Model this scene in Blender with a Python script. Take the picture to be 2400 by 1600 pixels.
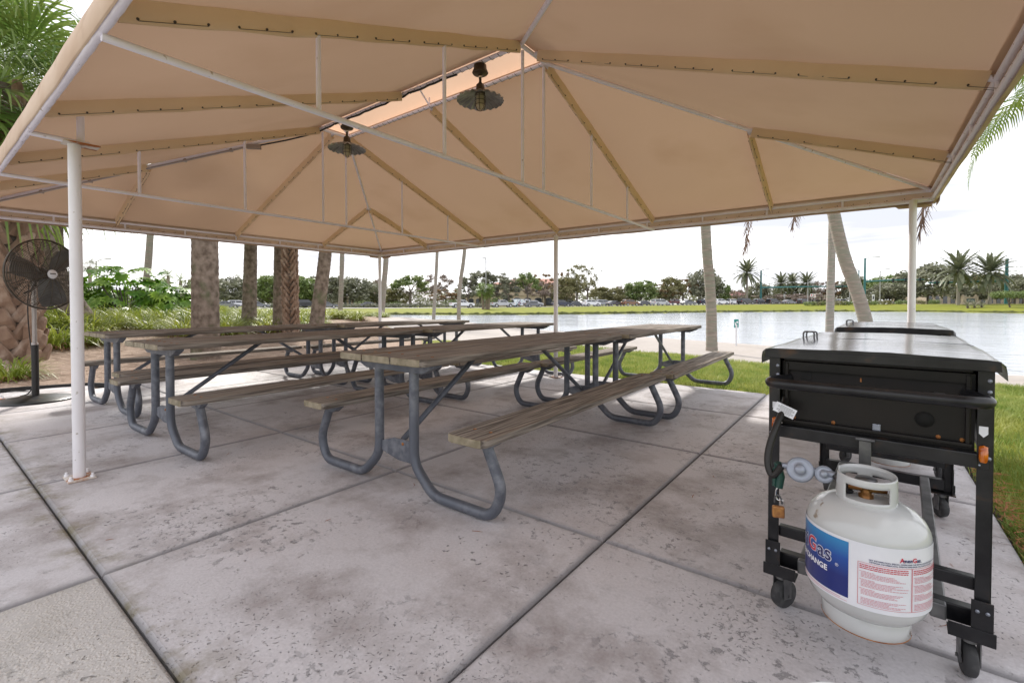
import bpy, bmesh, math, random
from math import sin, cos, pi, radians as R, sqrt, atan2
from mathutils import Vector, Matrix, noise
import numpy as np
random.seed(7); rng = np.random.default_rng(7)
for o in list(bpy.data.objects): bpy.data.objects.remove(o)
S = bpy.context.scene
COL = S.collection
# ------------------------------------------------------------------ camera
YAW, PITCH, CH, FPX, CY = R(37.298), R(1.003), 1.036, 1090.6, 732.25
cd = bpy.data.cameras.new('camera'); cam = bpy.data.objects.new('camera', cd); COL.objects.link(cam)
cd.sensor_width = 36; cd.lens = FPX/2400*36; cd.shift_y = -(800-CY)/2400
cd.clip_start = .02; cd.clip_end = 3000
cam.location = (0, 0, CH); cam.rotation_euler = (pi/2-PITCH, 0, YAW)
S.camera = cam
RT = Vector((cos(YAW), sin(YAW), 0)); FW = Vector((-sin(YAW), cos(YAW), 0))
def CD(c, d, z=0):                       # right / forward coordinates -> world
    v = RT*c+FW*d; return Vector((v.x, v.y, z))
def at(u, d, z=0):                       # photo column u at distance d, height z
    return CD((u-1200)/FPX*d, d, z)
def zat(v, d): return CH+d*(713.2-v)/FPX
def PX(u, v, d): return at(u, d, zat(v, d))
# ------------------------------------------------------------------ light
SUN_EL = R(38); SUN_AZ = Vector((-.87, .50))      # where the sun stands
W = bpy.data.worlds.new('World'); S.world = W; W.use_nodes = True
nt = W.node_tree; nt.nodes.clear()
def N(t, **k):
    n = nt.nodes.new(t)
    for a, b in k.items(): setattr(n, a, b)
    return n
wo = N('ShaderNodeOutputWorld'); bg = N('ShaderNodeBackground'); bg.inputs[1].default_value = .11
sky = N('ShaderNodeTexSky', sky_type='NISHITA'); sky.sun_disc = False
sky.sun_elevation = SUN_EL; sky.sun_rotation = atan2(SUN_AZ.x, SUN_AZ.y); sky.air_density = 1; sky.dust_density = 2.0
tc = N('ShaderNodeTexCoord'); mp = N('ShaderNodeMapping'); mp.inputs['Scale'].default_value = (1.2, 1.2, 7)
mp.inputs['Rotation'].default_value = (0, R(4), 0)
nz = N('ShaderNodeTexNoise'); nz.inputs['Scale'].default_value = 1.6; nz.inputs['Detail'].default_value = 7; nz.inputs['Roughness'].default_value = .55
cr = N('ShaderNodeValToRGB'); cr.color_ramp.elements[0].position = .33; cr.color_ramp.elements[1].position = .62
cr.color_ramp.elements[0].color = (.80, .80, .80, 1)
cl_ = N('ShaderNodeValToRGB'); cl_.color_ramp.elements[0].position = .36; cl_.color_ramp.elements[1].position = .60; cl_.color_ramp.elements[0].color = (4.3, 4.35, 4.75, 1); cl_.color_ramp.elements[1].color = (9.2, 9.2, 9.4, 1)
mp2 = N('ShaderNodeMapping'); mp2.inputs['Scale'].default_value = (1, 1, 9); mp2.inputs['Location'].default_value = (3, 1, 0); mp2.inputs['Rotation'].default_value = (0, R(7), 0); nz2 = N('ShaderNodeTexNoise'); nz2.inputs['Scale'].default_value = 2.3; nz2.inputs['Detail'].default_value = 5
nt.links.new(tc.outputs['Generated'], mp2.inputs[0]); nt.links.new(mp2.outputs[0], nz2.inputs[0]); nt.links.new(nz2.outputs[0], cl_.inputs[0])
mx = N('ShaderNodeMixRGB'); nt.links.new(cl_.outputs[0], mx.inputs[2])
nt.links.new(tc.outputs['Generated'], mp.inputs[0]); nt.links.new(mp.outputs[0], nz.inputs[0]); nt.links.new(nz.outputs[0], cr.inputs[0])
nt.links.new(cr.outputs[0], mx.inputs[0]); nt.links.new(sky.outputs[0], mx.inputs[1])
nt.links.new(mx.outputs[0], bg.inputs[0]); nt.links.new(bg.outputs[0], wo.inputs[0])
sl = bpy.data.lights.new('sun', 'SUN'); sl.energy = 2.6; sl.angle = R(4); sl.color = (1, .95, .87)
so = bpy.data.objects.new('sun', sl); COL.objects.link(so)
sd = Vector((SUN_AZ.x*cos(SUN_EL), SUN_AZ.y*cos(SUN_EL), sin(SUN_EL))); so.rotation_euler = sd.to_track_quat('Z', 'Y').to_euler()
so.location = (0, 0, 30)
S.render.engine = 'CYCLES'
S.view_settings.view_transform = 'Standard'; S.view_settings.look = 'None'; S.view_settings.exposure = .95; S.view_settings.gamma = 1
S.cycles.max_bounces = 8; S.cycles.transparent_max_bounces = 12; S.cycles.diffuse_bounces = 4
# ------------------------------------------------------------------ materials
def mat(name, col, rough=.6, metal=0, col2=None, scale=8, bump=0, bscale=None, detail=6, thr=(.35, .65), spec=.5, stretch=None, transl=0, coat=0, col3=None, scale3=1.5, thr3=(.45, .6), obj=True, rimp=0):
    m = bpy.data.materials.new(name); m.use_nodes = True; t = m.node_tree; b = t.nodes['Principled BSDF']
    L = t.links.new
    b.inputs['Roughness'].default_value = rough; b.inputs['Metallic'].default_value = metal; b.inputs['Specular IOR Level'].default_value = spec
    b.inputs['Base Color'].default_value = (*col, 1)
    if coat: b.inputs['Coat Weight'].default_value = coat; b.inputs['Coat Roughness'].default_value = .08
    cs = None; out = None
    co = t.nodes.new('ShaderNodeTexCoord'); src = co.outputs['Object']
    if stretch:
        q = t.nodes.new('ShaderNodeMapping'); q.inputs['Scale'].default_value = stretch; L(src, q.inputs[0]); src = q.outputs[0]
    def ns(sc, dt=detail):
        n = t.nodes.new('ShaderNodeTexNoise'); n.inputs['Scale'].default_value = sc; n.inputs['Detail'].default_value = dt; L(src, n.inputs[0]); return n.outputs[0]
    def ramp(s, a, c=(0, 0, 0, 1), d=(1, 1, 1, 1)):
        r = t.nodes.new('ShaderNodeValToRGB'); r.color_ramp.elements[0].position = a[0]; r.color_ramp.elements[1].position = a[1]
        r.color_ramp.elements[0].color = c; r.color_ramp.elements[1].color = d; L(s, r.inputs[0]); return r.outputs[0]
    if col2:
        out = ramp(ns(scale), thr, (*col, 1), (*col2, 1))
        if col3:
            x = t.nodes.new('ShaderNodeMixRGB'); L(ramp(ns(scale3, 4), thr3), x.inputs[0]); L(out, x.inputs[1]); x.inputs[2].default_value = (*col3, 1); out = x.outputs[0]
        L(out, b.inputs['Base Color'])
    if bump:
        bn = t.nodes.new('ShaderNodeBump'); bn.inputs['Strength'].default_value = bump; bn.inputs['Distance'].default_value = .01
        L(ns(bscale or scale*2), bn.inputs['Height']); L(bn.outputs[0], b.inputs['Normal'])
    if transl:
        tr = t.nodes.new('ShaderNodeBsdfTranslucent'); ms = t.nodes.new('ShaderNodeMixShader'); ms.inputs[0].default_value = transl
        if out: L(out, tr.inputs[0])
        else: tr.inputs[0].default_value = (*col, 1)
        L(b.outputs[0], ms.inputs[1]); L(tr.outputs[0], ms.inputs[2]); L(ms.outputs[0], t.nodes['Material Output'].inputs[0])
    return m
M = {}
M['fabric'] = mat('canopy_fabric', (.57, .385, .26), .8, col2=(.60, .41, .28), scale=.8, transl=.14, bump=.25, bscale=2.2, col3=(.52, .34, .22), scale3=1.1, thr3=(.55, .8), spec=.2)
M['fabric_cap'] = mat('ridge_cap_fabric', (.62, .43, .31), .8, col2=(.66, .46, .33), scale=1, transl=.42, spec=.2)
M['sleeve'] = mat('sleeve_fabric', (.80, .63, .44), .8, col2=(.85, .68, .48), scale=3, transl=.26, bump=.3, bscale=9, spec=.2)
M['valance'] = mat('valance_fabric', (.60, .44, .33), .85, col2=(.68, .53, .42), scale=4, transl=.06, col3=(.45, .30, .20), scale3=5, thr3=(.60, .80), spec=.2)
M['tube'] = mat('white_tube', (.82, .79, .90), .5, col2=(.85, .82, .93), scale=12, col3=(.40, .32, .28), scale3=34, thr3=(.66, .76), spec=.4)
M['post'] = mat('post_paint', (.74, .72, .74), .42, col2=(.78, .76, .78), scale=7, col3=(.45, .40, .36), scale3=30, thr3=(.68, .74))
M['rusty'] = mat('rusty_plate', (.62, .56, .5), .7, col2=(.36, .12, .03), scale=14, thr=(.45, .56), bump=.5)
M['grommet'] = mat('dark_lacing', (.06, .05, .045), .7)
M['wood'] = mat('weathered_wood', (.34, .30, .26), .8, col2=(.11, .092, .078), scale=9, thr=(.36, .62), stretch=(7, .30, 7), bump=1, bscale=14, col3=(.20, .13, .08), scale3=2.2, thr3=(.58, .75), spec=.25)
M['woodend'] = mat('weathered_wood_end', (.34, .29, .21), .85, col2=(.20, .17, .11), scale=22, bump=.6)
M['galv'] = mat('galvanised_tube', (.095, .103, .125), .48, metal=.25, col2=(.20, .21, .235), scale=20, thr=(.40, .70), bump=.12, bscale=60, col3=(.10, .11, .135), scale3=5)
M['black'] = mat('black_steel', (.006, .006, .008), .30, col2=(.02, .02, .022), scale=14, spec=.4, col3=(.07, .035, .018), scale3=14, thr3=(.62, .76), bump=.1)
M['blackpanel'] = mat('dark_panel', (.005, .0045, .0045), .38, col2=(.012, .009, .008), scale=5, spec=.3)  # near-black sheet, faintly browner in random spots
M['lid'] = mat('stainless_lid', (.33, .33, .35), .16, metal=.95, col2=(.25, .25, .27), scale=3, stretch=(1, 6, 1), bump=.10, bscale=4)
M['steel'] = mat('scuffed_steel', (.10, .10, .105), .4, metal=.6, col2=(.18, .18, .18), scale=18)
M['alu'] = mat('cast_aluminium', (.34, .37, .43), .45, metal=.5, col2=(.28, .30, .36), scale=30)
M['rubber'] = mat('rubber', (.035, .035, .037), .75, col2=(.10, .10, .10), scale=25, thr=(.5, .75))
M['tank'] = mat('tank_paint', (.50, .51, .51), .22, col2=(.56, .57, .57), scale=5, coat=.4, col3=(.30, .24, .19), scale3=13, thr3=(.67, .71))
M['white'] = mat('white_label', (.78, .78, .82), .35, col2=(.72, .73, .78), scale=16, coat=.3)
M['navy'] = mat('navy_ink', (.012, .012, .10), .4)
M['redink'] = mat('red_ink', (.55, .03, .06), .4)
M['pinkink'] = mat('faded_red_ink', (.62, .26, .30), .5)
M['whiteink'] = mat('white_ink', (.85, .85, .88), .4)
M['brass'] = mat('brass', (.30, .16, .05), .4, metal=.8, col2=(.2, .08, .03), scale=40)
M['amber'] = mat('amber_plastic', (.60, .16, .01), .12, col2=(.35, .06, .005), scale=60, coat=.6)
M['rust'] = mat('rust', (.22, .07, .02), .8, col2=(.40, .17, .05), scale=40)
M['padlock'] = mat('worn_brass_lock', (.55, .26, .07), .5, metal=.3, col2=(.25, .10, .04), scale=40)
M['green_plastic'] = mat('green_plastic', (.005, .045, .035), .3)
M['fanmetal'] = mat('fan_metal', (.06, .05, .04), .4, metal=.4, col2=(.10, .08, .06), scale=20)
M['fanblade'] = mat('fan_blade', (.10, .10, .10), .35, metal=.3, col2=(.16, .16, .155), scale=9)
M['chrome'] = mat('chrome', (.6, .6, .6), .15, metal=1)
M['lampshade'] = mat('galvanised_shade', (.26, .26, .25), .35, metal=.6, col2=(.38, .38, .36), scale=20)
M['lampdark'] = mat('lamp_bronze', (.06, .045, .03), .45, metal=.4, col2=(.11, .08, .05), scale=30)
M['glassjar'] = mat('frosted_glass', (.42, .36, .22), .25, coat=.5)
M['cable'] = mat('black_cable', (.015, .013, .012), .5)
M['galvpipe'] = mat('conduit', (.34, .30, .28), .4, metal=.4)
M['bark'] = mat('palm_bark', (.27, .215, .175), .9, col2=(.12, .09, .07), scale=9, stretch=(1, 1, .9), bump=1, bscale=12, col3=(.13, .15, .08), scale3=2.2, thr3=(.55, .7), spec=.2)
M['barkgrey'] = mat('grey_palm_bark', (.33, .285, .245), .9, col2=(.20, .165, .14), scale=5, stretch=(.8, .8, 6), bump=1, bscale=7, spec=.2, col3=(.24, .235, .19), scale3=2.5)
M['boot'] = mat('palm_boots', (.30, .205, .15), .85, col2=(.17, .105, .075), scale=7, stretch=(1, 1, .5), bump=.6, spec=.2, thr=(.4, .75), col3=(.46, .36, .29), scale3=6, thr3=(.5, .75))
def leafm(n, a, b, tr=.3, rough=.45, sc=.9): return mat(n, a, rough, col2=b, scale=sc, transl=tr, spec=.4)
M['frond'] = leafm('palm_frond', (.09, .16, .02), (.20, .26, .03), .45)
M['fan_leaf'] = leafm('fan_palm_leaf', (.09, .17, .03), (.22, .28, .07), .42, .38, 1.6)
M['dead'] = leafm('dead_frond', (.12, .075, .055), (.24, .16, .12), .2, .8)
M['date'] = leafm('date_frond', (.11, .13, .075), (.18, .19, .11), .2)
M['grass'] = leafm('lawn_blade', (.16, .25, .04), (.38, .40, .12), .35, .6, 2.5)
M['lily'] = leafm('liriope_leaf', (.15, .21, .025), (.34, .36, .06), .4, .45, 1.2)
M['lilydry'] = leafm('liriope_dry', (.20, .09, .045), (.30, .16, .08), .2, .8, 2)
M['philo'] = leafm('philodendron_leaf', (.09, .24, .02), (.28, .42, .05), .4, .3, 1.4)
M['tdark'] = leafm('tree_leaf_dark', (.16, .17, .115), (.25, .25, .17), .15, .6, .5)  # far leaf tones raised, distance haze put into the colour
M['tgreen'] = leafm('tree_leaf_green', (.13, .19, .055), (.21, .26, .09), .25, .5, .5)
M['tolive'] = leafm('tree_leaf_olive', (.16, .16, .07), (.24, .22, .10), .2, .6, .5)
M['tbare'] = leafm('tree_twigs', (.22, .17, .145), (.30, .245, .21), .1, .8, .5)
M['trust'] = leafm('tree_leaf_rust', (.20, .12, .055), (.27, .18, .09), .2, .7, .5)
M['trunk'] = mat('tree_bark', (.10, .08, .065), .9, col2=(.18, .15, .125), scale=2, bump=.5)
M['teal'] = mat('teal_pole', (.012, .11, .115), .45, col2=(.02, .14, .14), scale=2)
M['greypole'] = mat('grey_pole', (.30, .30, .29), .5, col2=(.36, .36, .35), scale=2)
M['sigblack'] = mat('signal_black', (.02, .02, .025), .5)
M['signgreen'] = mat('sign_teal', (.01, .22, .20), .4)
M['stucco'] = mat('cream_stucco', (.46, .38, .28), .85, col2=(.40, .33, .25), scale=1.5)
M['stucco2'] = mat('tan_stucco', (.40, .31, .24), .85, col2=(.34, .27, .21), scale=1.5)
M['rooftile'] = mat('red_roof_tiles', (.34, .15, .11), .8, col2=(.42, .21, .16), scale=1.2, bump=.5)
M['window'] = mat('dark_window', (.03, .035, .045), .08, coat=.5)
M['kerb'] = mat('kerb_concrete', (.45, .43, .40), .8)
M['tyre'] = mat('tyre', (.02, .02, .02), .8)
M['rim'] = mat('rim', (.45, .45, .46), .3, metal=.6)
M['carglass'] = mat('car_glass', (.02, .022, .028), .06, coat=.8)
M['taillight'] = mat('tail_light', (.45, .01, .01), .2)
M['headlight'] = mat('head_light', (.7, .7, .72), .1)
M['bucket'] = mat('white_plastic', (.72, .72, .74), .4)
M['edging'] = mat('black_edging', (.015, .013, .012), .6)
M['litter'] = mat('dry_needles', (.30, .20, .14), .9, col2=(.45, .33, .26), scale=12)
M['leafdead'] = mat('fallen_leaf', (.30, .11, .04), .8)
# --- concrete
def concrete(name, base, dark, agg=False):
    m = bpy.data.materials.new(name); m.use_nodes = True; t = m.node_tree; L = t.links.new; b = t.nodes['Principled BSDF']
    b.inputs['Roughness'].default_value = .62; b.inputs['Specular IOR Level'].default_value = .38
    g = t.nodes.new('ShaderNodeNewGeometry').outputs['Position']
    def ns(sc, dt=8, rg=.6, off=0):
        q = t.nodes.new('ShaderNodeMapping'); q.inputs['Location'].default_value = (off, off*1.7, 0); L(g, q.inputs[0])
        n = t.nodes.new('ShaderNodeTexNoise'); n.inputs['Scale'].default_value = sc; n.inputs['Detail'].default_value = dt; n.inputs['Roughness'].default_value = rg; L(q.outputs[0], n.inputs[0]); return n.outputs[0]
    def ramp(s, a, lo=0, hi=1):
        r = t.nodes.new('ShaderNodeValToRGB'); r.color_ramp.elements[0].position = a[0]; r.color_ramp.elements[1].position = a[1]
        r.color_ramp.elements[0].color = (lo, lo, lo, 1); r.color_ramp.elements[1].color = (hi, hi, hi, 1); L(s, r.inputs[0]); return r.outputs[0]
    def mixc(f, a, c):
        x = t.nodes.new('ShaderNodeMixRGB'); L(f, x.inputs[0])
        if isinstance(a, tuple): x.inputs[1].default_value = (*a, 1)
        else: L(a, x.inputs[1])
        if isinstance(c, tuple): x.inputs[2].default_value = (*c, 1)
        else: L(c, x.inputs[2])
        return x.outputs[0]
    def mul(a, c):
        x = t.nodes.new('ShaderNodeMath'); x.operation = 'MULTIPLY'; L(a, x.inputs[0])
        if isinstance(c, (int, float)): x.inputs[1].default_value = c
        else: L(c, x.inputs[1])
        return x.outputs[0]
    c1 = mixc(ramp(ns(.9), (.32, .7)), base, tuple(x*.86 for x in base))
    c1 = mixc(mul(ramp(ns(1.7, 10, .68, 3), (.47, .64)), .95), c1, dark)                        # broad grey-brown staining
    c1 = mixc(mul(ramp(ns(.55, 7, .6, 9), (.50, .68)), .6), c1, (base[0]*.80, base[1]*.73, base[2]*.69))    # warm patches
    c1 = mixc(mul(ramp(ns(5, 9, .75, 5), (.56, .68)), .5), c1, tuple(x*.58 for x in base))      # blotches
    fine = ramp(ns(90, 3, .6), (.3, .7), .90, 1.06)
    v = t.nodes.new('ShaderNodeVectorMath'); v.operation = 'MULTIPLY'; L(c1, v.inputs[0]); L(fine, v.inputs[1]); c1 = v.outputs[0]
    # pits
    q = t.nodes.new('ShaderNodeMapping'); L(g, q.inputs[0])
    nn = t.nodes.new('ShaderNodeTexNoise'); nn.inputs['Scale'].default_value = 22; nn.inputs['Detail'].default_value = 3; L(g, nn.inputs[0])
    ad = t.nodes.new('ShaderNodeMixRGB'); ad.inputs[0].default_value = .08; L(g, ad.inputs[1]); L(nn.outputs[1], ad.inputs[2])
    pits = []
    for sc, rad, cl in ((26, .15, (.52, .60)), (58, .19, (.49, .60))):
        vo = t.nodes.new('ShaderNodeTexVoronoi'); vo.inputs['Scale'].default_value = sc; L(ad.outputs[0], vo.inputs[0])
        p = ramp(vo.outputs['Distance'], (rad*.7, rad*1.35), 1, 0)
        pits.append(mul(p, ramp(ns(1.15, 3, .5, 13+sc), cl)))
    mxp = t.nodes.new('ShaderNodeMath'); mxp.operation = 'MAXIMUM'; L(pits[0], mxp.inputs[0]); L(pits[1], mxp.inputs[1]); pit = mxp.outputs[0]
    c1 = mixc(mul(pit, .72), c1, tuple(x*.25 for x in base))
    # worn spalled flakes
    fl = mul(ramp(ns(19, 10, .75, 21), (.56, .585)), ramp(ns(1.1, 4, .6, 31), (.47, .56)))
    c1 = mixc(mul(fl, .85), c1, tuple(x*.42 for x in base))
    # trowelled, dirt-holding borders along the joints
    sj = t.nodes.new('ShaderNodeSeparateXYZ'); L(g, sj.inputs[0]); dist = None
    for ax_, vals in ((0, (.52, -.91, -2.329, -3.772, -5.124, -6.5, -7.55)), (1, (.452, 1.86, 3.356, 4.756))):
        for v_ in vals:
            a_ = t.nodes.new('ShaderNodeMath'); a_.operation = 'SUBTRACT'; L(sj.outputs[ax_], a_.inputs[0]); a_.inputs[1].default_value = v_
            b2 = t.nodes.new('ShaderNodeMath'); b2.operation = 'ABSOLUTE'; L(a_.outputs[0], b2.inputs[0])
            if dist is None: dist = b2.outputs[0]
            else:
                m2 = t.nodes.new('ShaderNodeMath'); m2.operation = 'MINIMUM'; L(dist, m2.inputs[0]); L(b2.outputs[0], m2.inputs[1]); dist = m2.outputs[0]
    wob = t.nodes.new('ShaderNodeMath'); wob.operation = 'MULTIPLY_ADD'; L(ns(6, 6, .6, 51), wob.inputs[0]); wob.inputs[1].default_value = .10; wob.inputs[2].default_value = -.045
    dw = t.nodes.new('ShaderNodeMath'); dw.operation = 'ADD'; L(dist, dw.inputs[0]); L(wob.outputs[0], dw.inputs[1])
    c1 = mixc(mul(ramp(dw.outputs[0], (.0, .045), 1, 0), .55), c1, tuple(x*.50 for x in base))
    c1 = mixc(mul(ramp(dist, (.010, .022), 1, 0), .6), c1, tuple(x*.35 for x in base))
    # mossy strip along the wide joint at y = .45
    sp = t.nodes.new('ShaderNodeSeparateXYZ'); L(g, sp.inputs[0])
    mm = t.nodes.new('ShaderNodeMapRange'); mm.inputs[1].default_value = .62; mm.inputs[2].default_value = .45; L(sp.outputs[1], mm.inputs[0])
    mm2 = t.nodes.new('ShaderNodeMapRange'); mm2.inputs[1].default_value = .32; mm2.inputs[2].default_value = .44; L(sp.outputs[1], mm2.inputs[0])
    ms = mul(mul(mm.outputs[0], mm2.outputs[0]), ramp(ns(5, 8, .7, 41), (.48, .62)))
    if not agg: c1 = mixc(mul(ms, .8), c1, (.17, .14, .07))
    h = t.nodes.new('ShaderNodeMath'); h.operation = 'ADD'; L(mul(pit, -1.6), h.inputs[0]); L(mul(ns(55, 6), .55), h.inputs[1]); hh = h.outputs[0]
    h2 = t.nodes.new('ShaderNodeMath'); h2.operation = 'ADD'; L(hh, h2.inputs[0]); L(mul(fl, -.8), h2.inputs[1]); hh = h2.outputs[0]
    if agg:
        vo = t.nodes.new('ShaderNodeTexVoronoi'); vo.inputs['Scale'].default_value = 95; L(g, vo.inputs[0])
        st = ramp(vo.outputs['Distance'], (.25, .5), 1, 0)
        c1 = mixc(mul(st, .30), c1, (.58, .53, .46))
        edge = ramp(vo.outputs['Distance'], (.5, .75), 0, 1)
        c1 = mixc(mul(edge, .3), c1, tuple(x*.7 for x in base))
        h3 = t.nodes.new('ShaderNodeMath'); h3.operation = 'ADD'; L(hh, h3.inputs[0]); L(mul(st, .45), h3.inputs[1]); hh = h3.outputs[0]
    bn = t.nodes.new('ShaderNodeBump'); bn.inputs['Strength'].default_value = .6; bn.inputs['Distance'].default_value = .006; L(hh, bn.inputs['Height']); L(bn.outputs[0], b.inputs['Normal'])
    L(c1, b.inputs['Base Color'])
    return m
M['conc'] = concrete('patio_concrete', (.615, .59, .61), (.31, .275, .27))
M['agg'] = concrete('aggregate_concrete', (.56, .53, .51), (.42, .39, .36), True)
# ------------------------------------------------------------------ mesh helpers
class MB:
    def __init__(s): s.v = []; s.f = []; s.mi = []; s.mats = []; s.sm = []
    def m(s, mt):
        if mt not in s.mats: s.mats.append(mt)
        return s.mats.index(mt)
    def add(s, vs, fs, mt=0, smooth=False):
        o = len(s.v); s.v += [tuple(p) for p in vs]
        for f in fs: s.f.append(tuple(i+o for i in f)); s.mi.append(mt); s.sm.append(smooth)
        return s
    def box(s, c, size, rz=0, mt=0, mtx=None, bev=0):
        x, y, z = [k/2 for k in size]; c = Vector(c)
        if bev:
            b = min(bev, x*.9, y*.9, z*.9); vs = []; 
            bm = bmesh.new(); bmesh.ops.create_cube(bm, size=1)
            for v in bm.verts: v.co = Vector((v.co.x*2*x, v.co.y*2*y, v.co.z*2*z))
            bmesh.ops.bevel(bm, geom=bm.edges[:], offset=b, segments=2, affect='EDGES', profile=.5)
            vs = [v.co.copy() for v in bm.verts]; bm.verts.index_update(); fs = [[v.index for v in f.verts] for f in bm.faces]; bm.free()
        else:
            vs = [Vector((i*x, j*y, k*z)) for i in (-1, 1) for j in (-1, 1) for k in (-1, 1)]
            fs = [(0, 1, 3, 2), (4, 6, 7, 5), (0, 4, 5, 1), (2, 3, 7, 6), (0, 2, 6, 4), (1, 5, 7, 3)]
        rm = mtx if mtx is not None else Matrix.Rotation(rz, 3, 'Z')
        s.add([rm@v+c for v in vs], fs, mt); return s
    def tube(s, pts, r, n=10, mt=0, closed=False, cap=True, smooth=True, flat=1):
        pts = [Vector(p) for p in pts]; k = len(pts); rs = r if isinstance(r, (list, tuple)) else [r]*k
        T = []
        for i in range(k):
            a = pts[i-1] if (i or closed) else pts[i]; b = pts[(i+1) % k] if (i < k-1 or closed) else pts[i]
            T.append((b-a).normalized() if (b-a).length > 1e-9 else Vector((0, 0, 1)))
        up = Vector((0, 0, 1)) if abs(T[0].z) < .9 else Vector((1, 0, 0))
        nn = (up-T[0]*up.dot(T[0])).normalized(); vs = []
        for i in range(k):
            nn = (nn-T[i]*nn.dot(T[i])).normalized(); bb = T[i].cross(nn)
            for j in range(n):
                a = 2*pi*j/n; vs.append(pts[i]+nn*(cos(a)*rs[i])+bb*(sin(a)*rs[i]*flat))
        fs = []
        for i in range(k if closed else k-1):
            p = i*n; q = ((i+1) % k)*n
            for j in range(n): fs.append((p+j, p+(j+1) % n, q+(j+1) % n, q+j))
        s.add(vs, fs, mt, smooth)
        if cap and not closed:
            s.add(vs[:n], [tuple(range(n))[::-1]], mt); s.add(vs[-n:], [tuple(range(n))], mt)
        return s
    def lathe(s, prof, c=(0, 0, 0), n=24, mt=0, smooth=True, mtx=None, cap=True):
        c = Vector(c); vs = []
        for r, z in prof:
            for j in range(n):
                a = 2*pi*j/n; v = Vector((r*cos(a), r*sin(a), z)); vs.append((mtx@v if mtx is not None else v)+c)
        fs = [(i*n+j, i*n+(j+1) % n, (i+1)*n+(j+1) % n, (i+1)*n+j) for i in range(len(prof)-1) for j in range(n)]
        s.add(vs, fs, mt, smooth)
        if cap:
            if prof[0][0] > 1e-4: s.add(vs[:n], [tuple(range(n))[::-1]], mt)
            if prof[-1][0] > 1e-4: s.add(vs[-n:], [tuple(range(n))], mt)
        return s
    def prism(s, poly, h, frame=None, mt=0):             # poly in xy, extruded z 0..h, frame 4x4
        n = len(poly); vs = [Vector((x, y, 0)) for x, y in poly]+[Vector((x, y, h)) for x, y in poly]
        if frame is not None: vs = [frame@v for v in vs]
        s.add(vs, [tuple(range(n))[::-1], tuple(range(n, 2*n))]+[(i, (i+1) % n, n+(i+1) % n, n+i) for i in range(n)], mt); return s
    def build(s, name, mt, parent=None, loc=None):
        me = bpy.data.meshes.new(name); me.from_pydata(s.v, [], s.f)
        mts = mt if isinstance(mt, list) else [mt]
        for q in mts: me.materials.append(q)
        if any(s.mi): me.polygons.foreach_set('material_index', s.mi)
        me.polygons.foreach_set('use_smooth', s.sm); me.update()
        o = bpy.data.objects.new(name, me); COL.objects.link(o)
        if parent: o.parent = parent
        if loc is not None: o.location = loc
        return o
def meshnp(name, V, F, mt, parent=None, loc=None, smooth=False, mi=None):
    me = bpy.data.meshes.new(name); V = np.asarray(V, np.float32); F = np.asarray(F, np.int32); k = F.shape[1]
    me.vertices.add(len(V)); me.vertices.foreach_set('co', V.ravel()); me.loops.add(F.size); me.loops.foreach_set('vertex_index', F.ravel())
    me.polygons.add(len(F)); me.polygons.foreach_set('loop_start', np.arange(0, F.size, k, dtype=np.int32)); me.polygons.foreach_set('loop_total', np.full(len(F), k, np.int32))
    for q in (mt if isinstance(mt, list) else [mt]): me.materials.append(q)
    if mi is not None: me.polygons.foreach_set('material_index', np.asarray(mi, np.int32))
    me.update(calc_edges=True); me.validate()
    o = bpy.data.objects.new(name, me); COL.objects.link(o)
    if parent: o.parent = parent
    if loc is not None: o.location = loc
    return o
def tag(o, label=None, cat=None, group=None, kind=None):
    if label: o['label'] = label
    if cat: o['category'] = cat
    if group: o['group'] = group
    if kind: o['kind'] = kind
    return o
def empty(name, loc=(0, 0, 0), rz=0, label=None, cat=None, group=None):
    o = bpy.data.objects.new(name, None); COL.objects.link(o); o.location = loc; o.rotation_euler = (0, 0, rz); o.empty_display_size = .1
    return tag(o, label, cat, group)
KIDS = {}
def copy_tree(o, parent=None):
    c = o.copy(); COL.objects.link(c); c.parent = parent
    for ch in [x for x in COL.objects if x.parent == o]: copy_tree(ch, c)
    return c
def recolor(root, old, new):
    for ch in [x for x in COL.objects if x.parent == root or (x.parent and x.parent.parent == root)]+[root]:
        if ch.type != 'MESH': continue
        for sl_ in ch.material_slots:
            if sl_.material == old: sl_.link = 'OBJECT'; sl_.material = new
def arc(cx, cz, r, a0, a1, n=6): return [(cx+r*cos(R(a0+(a1-a0)*i/n)), cz+r*sin(R(a0+(a1-a0)*i/n))) for i in range(n+1)]
def round_path(pts, rad, n=6):                            # fillet the inner corners of a polyline
    pts = [Vector(p) for p in pts]; out = [pts[0]]
    for i in range(1, len(pts)-1):
        p, a, b = pts[i], pts[i-1]-pts[i], pts[i+1]-pts[i]; la, lb = a.length, b.length; a.normalize(); b.normalize()
        r = rad[i-1] if isinstance(rad, (list, tuple)) else rad
        ang = a.angle(b); t = min(r/math.tan(ang/2), la*.49, lb*.49)
        s0, s1 = p+a*t, p+b*t
        for k in range(n+1):
            u = k/n; out.append(s0*(1-u)**2+p*2*u*(1-u)+s1*u*u)
    return out+[pts[-1]]
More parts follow.
